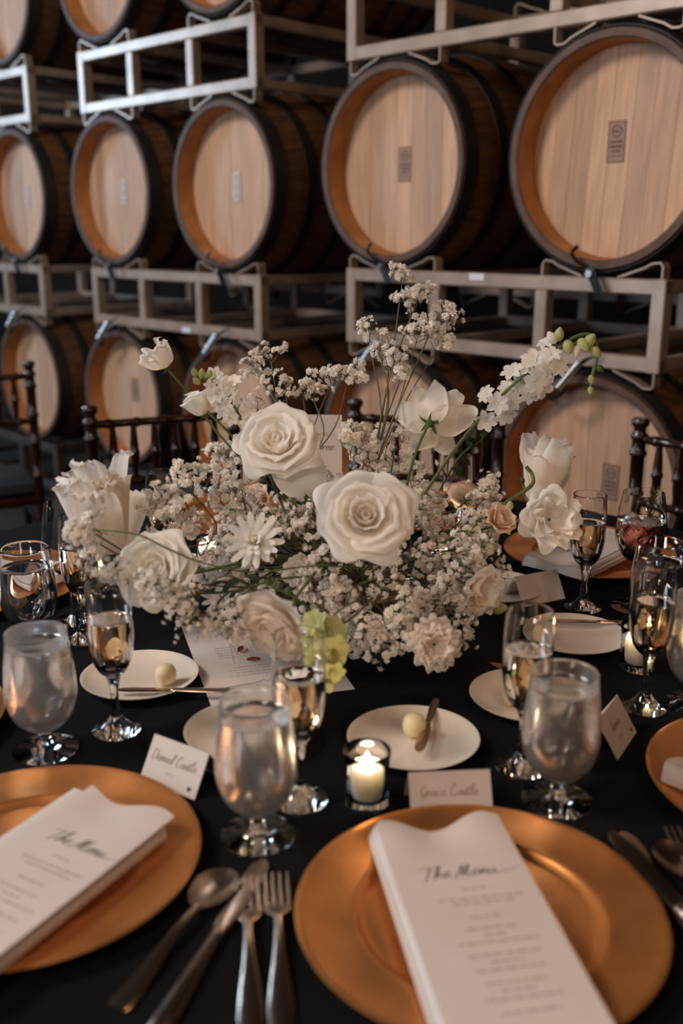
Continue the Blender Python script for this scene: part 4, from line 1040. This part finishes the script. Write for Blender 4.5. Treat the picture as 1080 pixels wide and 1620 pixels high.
spike('arching white delphinium spike at upper right with drooping green buds', [(600, 890, 1.46), (665, 790, 1.48), (720, 710, 1.50), (765, 655, 1.52), (815, 605, 1.52), (868, 565, 1.52), (905, 535, 1.52), (935, 530, 1.52), (945, 555, 1.52), (938, 590, 1.52), (934, 612, 1.52)], fl, bd, None, .0028)
fl = []
for (x, y) in ((340, 596), (352, 604), (333, 612), (348, 622), (362, 615), (372, 628), (345, 638), (358, 640), (372, 648), (386, 640), (362, 660), (380, 662), (394, 655), (337, 628), (368, 605), (350, 654), (390, 672)):
    fl.append((x, y, 1.50 + R.uniform(-.02, .02), STC if R.random() < .6 else ST6b, R.uniform(.75, 1.0), (R.uniform(-.5, .5), R.uniform(-.2, .7), .7)))
bd = [(308, 590, 1.5, BUDG, .9, (-.2, .8, .3)), (319, 592, 1.5, BUDG, 1.0, (.1, .8, .3)), (311, 603, 1.5, BUDG, .9, (-.4, .4, .5)), (331, 592, 1.5, BUDG, .8, (.2, .8, .3))]
spike('creamy stock spike at upper left beside the big rose', [(470, 860, 1.46), (430, 760, 1.48), (395, 690, 1.50), (368, 640, 1.50), (340, 608, 1.50), (318, 596, 1.50)], fl, bd, None)
bd = [(787, 962, 1.40, BUDG, 1.5, (.9, .1, .2))]
spike('single pale green bud reaching out low at right', [(600, 930, 1.44), (680, 948, 1.42), (745, 960, 1.40), (772, 963, 1.40)], [], bd, None, .0014)
bd = [(806, 800, 1.46, BUDG, .9, (-.1, -.9, .2)), (838, 800, 1.46, BUDG, .9, (-.1, -.9, .2)), (846, 778, 1.46, BUDG, .8, (.1, -.9, .2)), (826, 760, 1.46, BUDL, .8, (-.3, .6, .2))]
spike('thick green stem with small buds running to the right blooms', [(560, 930, 1.42), (640, 890, 1.42), (720, 850, 1.44), (790, 802, 1.46), (838, 770, 1.47), (842, 752, 1.48), (832, 738, 1.48)], [], bd, None, .0030, cat='stem')
spike('long bare green stem crossing in front of the lower left rose', [(590, 900, 1.30), (500, 895, 1.24), (400, 905, 1.22), (320, 890, 1.2), (265, 868, 1.18), (215, 845, 1.18), (150, 838, 1.2)], [], [], None, .0012, cat='stem')
bd = [(425, 922, 1.15, BUDL, .8, (-.5, .5, .3)), (440, 930, 1.15, BUDL, .8, (.2, .8, .3)), (455, 936, 1.15, BUDL, .9, (.2, .7, .3)), (467, 955, 1.15, BUDL, .7, (-.5, -.4, .3)), (508, 985, 1.14, BUDG, 1.0, (.3, .5, .4)),
      (492, 1000, 1.14, BUDG, 1.0, (-.3, -.2, .6)), (525, 1062, 1.13, BUDG, 1.0, (.1, -.8, .3)), (520, 1085, 1.13, BUDG, .9, (.1, -.9, .3)), (532, 1010, 1.14, BUDG, 1.2, (.5, .2, .4))]
spike('green budded sprig in front of the low cream rose', [(600, 935, 1.36), (545, 985, 1.2), (500, 972, 1.16), (470, 948, 1.15), (440, 932, 1.15), (424, 922, 1.15)], [], bd[:4], None, .0014, cat='sprig')
spike('yellowish drooping sprig hanging behind the centre flute', [(590, 940, 1.34), (545, 960, 1.2), (515, 990, 1.15), (508, 1030, 1.14), (516, 1070, 1.13), (520, 1092, 1.13)], [(498, 985, 1.14, STG, .8, (-.4, .3, .8)), (522, 1000, 1.14, STG, 1.0, (.4, .2, .8)), (500, 1018, 1.14, STG, .9, (-.4, 0, .9)), (526, 1030, 1.13, STG, 1.0, (.5, -.1, .8)), (506, 1046, 1.13, STG, .9, (-.2, -.3, .9)), (524, 1062, 1.13, STG, .8, (.3, -.5, .8))], bd[4:], None, .0014, cat='sprig')

# dark leaves at the heart and between the blooms
def leaf_mesh(L, w, mt):
    def f(u, v):
        x = (2 * u - 1) * w * math.sin(PI * min(v * .92 + .06, .999)) ** .8; return (x, v * L, .12 * L * math.sin(PI * v) + .25 * abs(x))
    return MB().grid(f, 4, 8).mesh('leaf', mt)
LEAFD = leaf_mesh(.06, .013, 'dark_leaf'); LEAFG = leaf_mesh(.045, .009, 'leaf')
for (lab, path, leaves) in (('dark leafy sprig at right behind the ivory rose', [(610, 880, 1.56), (680, 800, 1.60), (725, 725, 1.63), (755, 700, 1.64), (775, 680, 1.64)], LEAFD),
                            ('dark leafy sprig low at left under the white rose', [(540, 910, 1.36), (450, 915, 1.32), (370, 935, 1.28), (310, 938, 1.26), (290, 932, 1.26)], LEAFD),
                            ('green leafy sprig between the two big roses', [(560, 900, 1.4), (520, 850, 1.40), (500, 822, 1.39), (490, 808, 1.39), (484, 800, 1.39)], LEAFG)):
    P = [dep(*q) for q in path]; t = thing('leafy_sprig', lab, 'foliage', P[0])
    cv = cat_rom([tuple(q - P[0]) for q in P], 4); part('stem', MB().tube([Vector(q) for q in cv], .0016, 6), 'stem_green', t)
    for k in range(9):
        q = Vector(cv[6 + int(k * (len(cv) - 7) / 9)]); d = Vector((random.uniform(-1, 1), random.uniform(-1, 1), random.uniform(-.3, 1))).normalized()
        link('leaf', leaves, t, q, d.to_track_quat('Y', 'Z'), random.uniform(.45, .8))

# ---- baby's breath
def floret_template():
    V = []; F = []
    for ring, (n, el, L, w) in enumerate(((6, .15, 1.0, .62), (6, .65, .95, .58), (4, 1.15, .9, .5))):
        for k in range(n):
            a = 2 * PI * k / n + ring * .5; u = np.array([math.cos(a), math.sin(a), 0]); s = np.array([-u[1], u[0], 0]); o = len(V)
            mid = u * (.55 * L * math.cos(el)) + np.array([0, 0, .55 * L * math.sin(el) + .05]); tip = u * (L * math.cos(el * .8)) + np.array([0, 0, L * math.sin(el * .8)])
            V += [u * .05, mid - s * w * .5, mid + s * w * .5 + np.array([0, 0, .12]), tip - s * w * .35 + np.array([0, 0, .08]), tip + s * w * .35]
            F += [(o, o + 1, o + 2), (o + 1, o + 3, o + 4, o + 2)]
    return np.array(V), F
FT_V, FT_F = floret_template()
def breath(label, base, tips, group=None, n=60, R_=.045, size=.0042, seed=0, main=.0011, squash=1.0):
    """tips: list of (centre, radius, count); base: where the stem leaves the others"""
    g = np.random.default_rng(seed)
    t = thing('babys_breath_spray', label, "baby's breath", base, group=group)
    B = np.array(base); SM = MB(); VV = []; FF = []; off = 0
    for (c, rad, cnt) in tips:
        c = np.array(c) - B; L = np.linalg.norm(c); dr = c / (L + 1e-9)
        k0 = c - dr * rad * .9
        mid = k0 * .5 + g.normal(0, .012, 3)
        SM.tube([tuple(q) for q in cat_rom([np.zeros(3), mid, k0], 4)], main, 4, False)
        nsub = max(3, cnt // 9)
        subs = []
        for j in range(nsub):
            d = g.normal(0, 1, 3); d /= np.linalg.norm(d); d = d + dr * .55; d /= np.linalg.norm(d)
            s = k0 + (dr * .5 + d * .55) * rad * g.uniform(.5, 1.0); s[2] = s[2]; subs.append(s)
            SM.tube([tuple(k0), tuple((k0 + s) / 2 + g.normal(0, .004, 3)), tuple(s)], main * .55, 3, False)
        for j in range(cnt):
            s = subs[j % nsub]; d = g.normal(0, 1, 3); d /= np.linalg.norm(d); d = d + dr * .5 + np.array([0, 0, .25]); d /= np.linalg.norm(d)
            p = s + d * rad * g.uniform(.16, .55) * squash
            if p[2] + B[2] < TZ + .008: p[2] = TZ + .008 - B[2] + g.uniform(0, .01)
            SM.tube([tuple(s), tuple(p)], main * .36, 3, False)
            up = d + g.normal(0, .35, 3); up /= np.linalg.norm(up)
            ref = np.array([1.0, 0, 0]) if abs(up[0]) < .8 else np.array([0, 1.0, 0]); x = np.cross(ref, up); x /= np.linalg.norm(x); y = np.cross(up, x)
            sc = size * g.choice([.55, .8, 1.0, 1.0, 1.2]) * g.uniform(.85, 1.12)
            M = np.stack([x, y, up], 1) * sc
            VV.append((FT_V + g.normal(0, .07, FT_V.shape)) @ M.T + p); FF += [tuple(i + off for i in f) for f in FT_F]; off += len(FT_V)
    part('branching_stem', SM, 'stem_brown', t, True, None)
    m = MB(); m.v = [tuple(v) for v in np.concatenate(VV)]; m.f = FF
    o = part('blossoms', m, 'breath', t, False, None); o['kind'] = 'stuff'
    return t
def D(x, y, Z): return tuple(dep(x, y, Z))
MO = tuple(MOUTH + Vector((0, 0, -.01)))
breath("tall baby's breath spray rising highest against the dark racks", D(585, 760, 1.52), [(D(640, 425, 1.55), .032, 34), (D(660, 462, 1.55), .044, 52), (D(695, 490, 1.55), .046, 60), (D(705, 525, 1.56), .040, 44), (D(668, 512, 1.54), .036, 36), (D(622, 552, 1.53), .05, 52), (D(588, 525, 1.53), .038, 40), (D(638, 582, 1.52), .030, 18), (D(606, 540, 1.53), .03, 18)], None, size=.0062, seed=1)
breath("baby's breath spray at top left of centre, before the lower barrels", D(455, 760, 1.52), [(D(425, 545, 1.55), .034, 24), (D(408, 570, 1.55), .034, 22), (D(430, 600, 1.54), .05, 28), (D(412, 635, 1.54), .036, 18), (D(452, 585, 1.54), .03, 14)], None, size=.0056, seed=2)
breath("baby's breath spray arching over the table number card", D(480, 740, 1.53), [(D(500, 600, 1.55), .036, 36), (D(530, 585, 1.55), .036, 40), (D(562, 585, 1.55), .034, 36), (D(480, 610, 1.55), .026, 14)], None, size=.0058, seed=3)
breath("rounded baby's breath cluster right of the table number card", D(565, 790, 1.50), [(D(545, 690, 1.50), .044, 60), (D(580, 705, 1.50), .034, 34), (D(560, 672, 1.50), .036, 36)], None, size=.0062, seed=4)
breath("airy baby's breath in front of the middle chair back", D(620, 850, 1.52), [(D(625, 670, 1.56), .05, 34), (D(640, 720, 1.55), .05, 34), (D(665, 735, 1.55), .045, 24), (D(605, 690, 1.56), .04, 18)], None, size=.0058, seed=5)
breath("baby's breath spray at right beside the green stem", D(690, 860, 1.5), [(D(780, 770, 1.56), .045, 42), (D(800, 790, 1.56), .04, 34), (D(760, 790, 1.55), .04, 34), (D(790, 830, 1.54), .04, 30)], None, size=.0056, seed=6)
breath("baby's breath spray at far left in front of the wine glass", D(230, 890, 1.28), [(D(112, 822, 1.20), .038, 30), (D(130, 850, 1.20), .034, 26), (D(140, 890, 1.2), .028, 16), (D(170, 915, 1.2), .03, 20)], None, size=.0060, seed=7)
breath("pale baby's breath cluster left, behind the frilled bloom", D(330, 860, 1.42), [(D(265, 780, 1.36), .055, 60), (D(235, 800, 1.36), .04, 30), (D(285, 820, 1.36), .045, 36), (D(300, 745, 1.4), .045, 36)], None, size=.0066, seed=8)
breath("baby's breath cluster at left directly below the stock spike", D(400, 830, 1.45), [(D(345, 715, 1.46), .042, 44), (D(375, 700, 1.46), .04, 34), (D(330, 755, 1.44), .05, 50), (D(370, 770, 1.44), .05, 50)], None, size=.0060, seed=9)
breath("fine baby's breath veil drooping over the printed sheet", D(400, 930, 1.30), [(D(300, 985, 1.18), .05, 60), (D(345, 1000, 1.18), .05, 60), (D(265, 950, 1.17), .05, 70), (D(385, 1005, 1.2), .035, 30), (D(235, 915, 1.16), .045, 60)], None, size=.0042, seed=10)
breath("baby's breath tuft hanging low at right over the black cloth", D(680, 960, 1.34), [(D(745, 985, 1.36), .03, 26), (D(735, 1015, 1.35), .026, 16), (D(672, 1045, 1.26), .022, 18), (D(760, 955, 1.38), .03, 20)], None, size=.0052, seed=11)
# the packed mass of sprays around the vase
CN = np.array([0.005, 1.425, .865]); RX = np.array([.235, .19, .125])
NM = 70; cloud = []
for i in range(NM):
    zf = 1 - 2 * (i + .5) / NM; a = i * 2.399963; rr = math.sqrt(1 - zf * zf); d = np.array([rr * math.cos(a), rr * math.sin(a), zf])
    if d[2] < -.80 or (d[1] > .55 and d[2] < .3): continue
    c = CN + d * RX * random.uniform(.86, 1.06); c[2] = max(c[2], TZ + .028)
    cloud += [(tuple(c), .050, 38), (tuple(c + RNG.normal(0, .022, 3)), .042, 20)]
for (x, y, Z) in ((620, 985, 1.28), (655, 960, 1.30), (600, 1030, 1.27), (640, 1020, 1.27), (560, 1000, 1.28), (700, 935, 1.33), (690, 880, 1.36), (540, 945, 1.30), (745, 860, 1.42), (760, 820, 1.45)):
    cloud += [(D(x, y, Z), .042, 44)]
t = breath("cloud of packed baby's breath filling the body of the centrepiece between the roses", MO, cloud, None, size=.0054, seed=100)
t['kind'] = 'stuff'
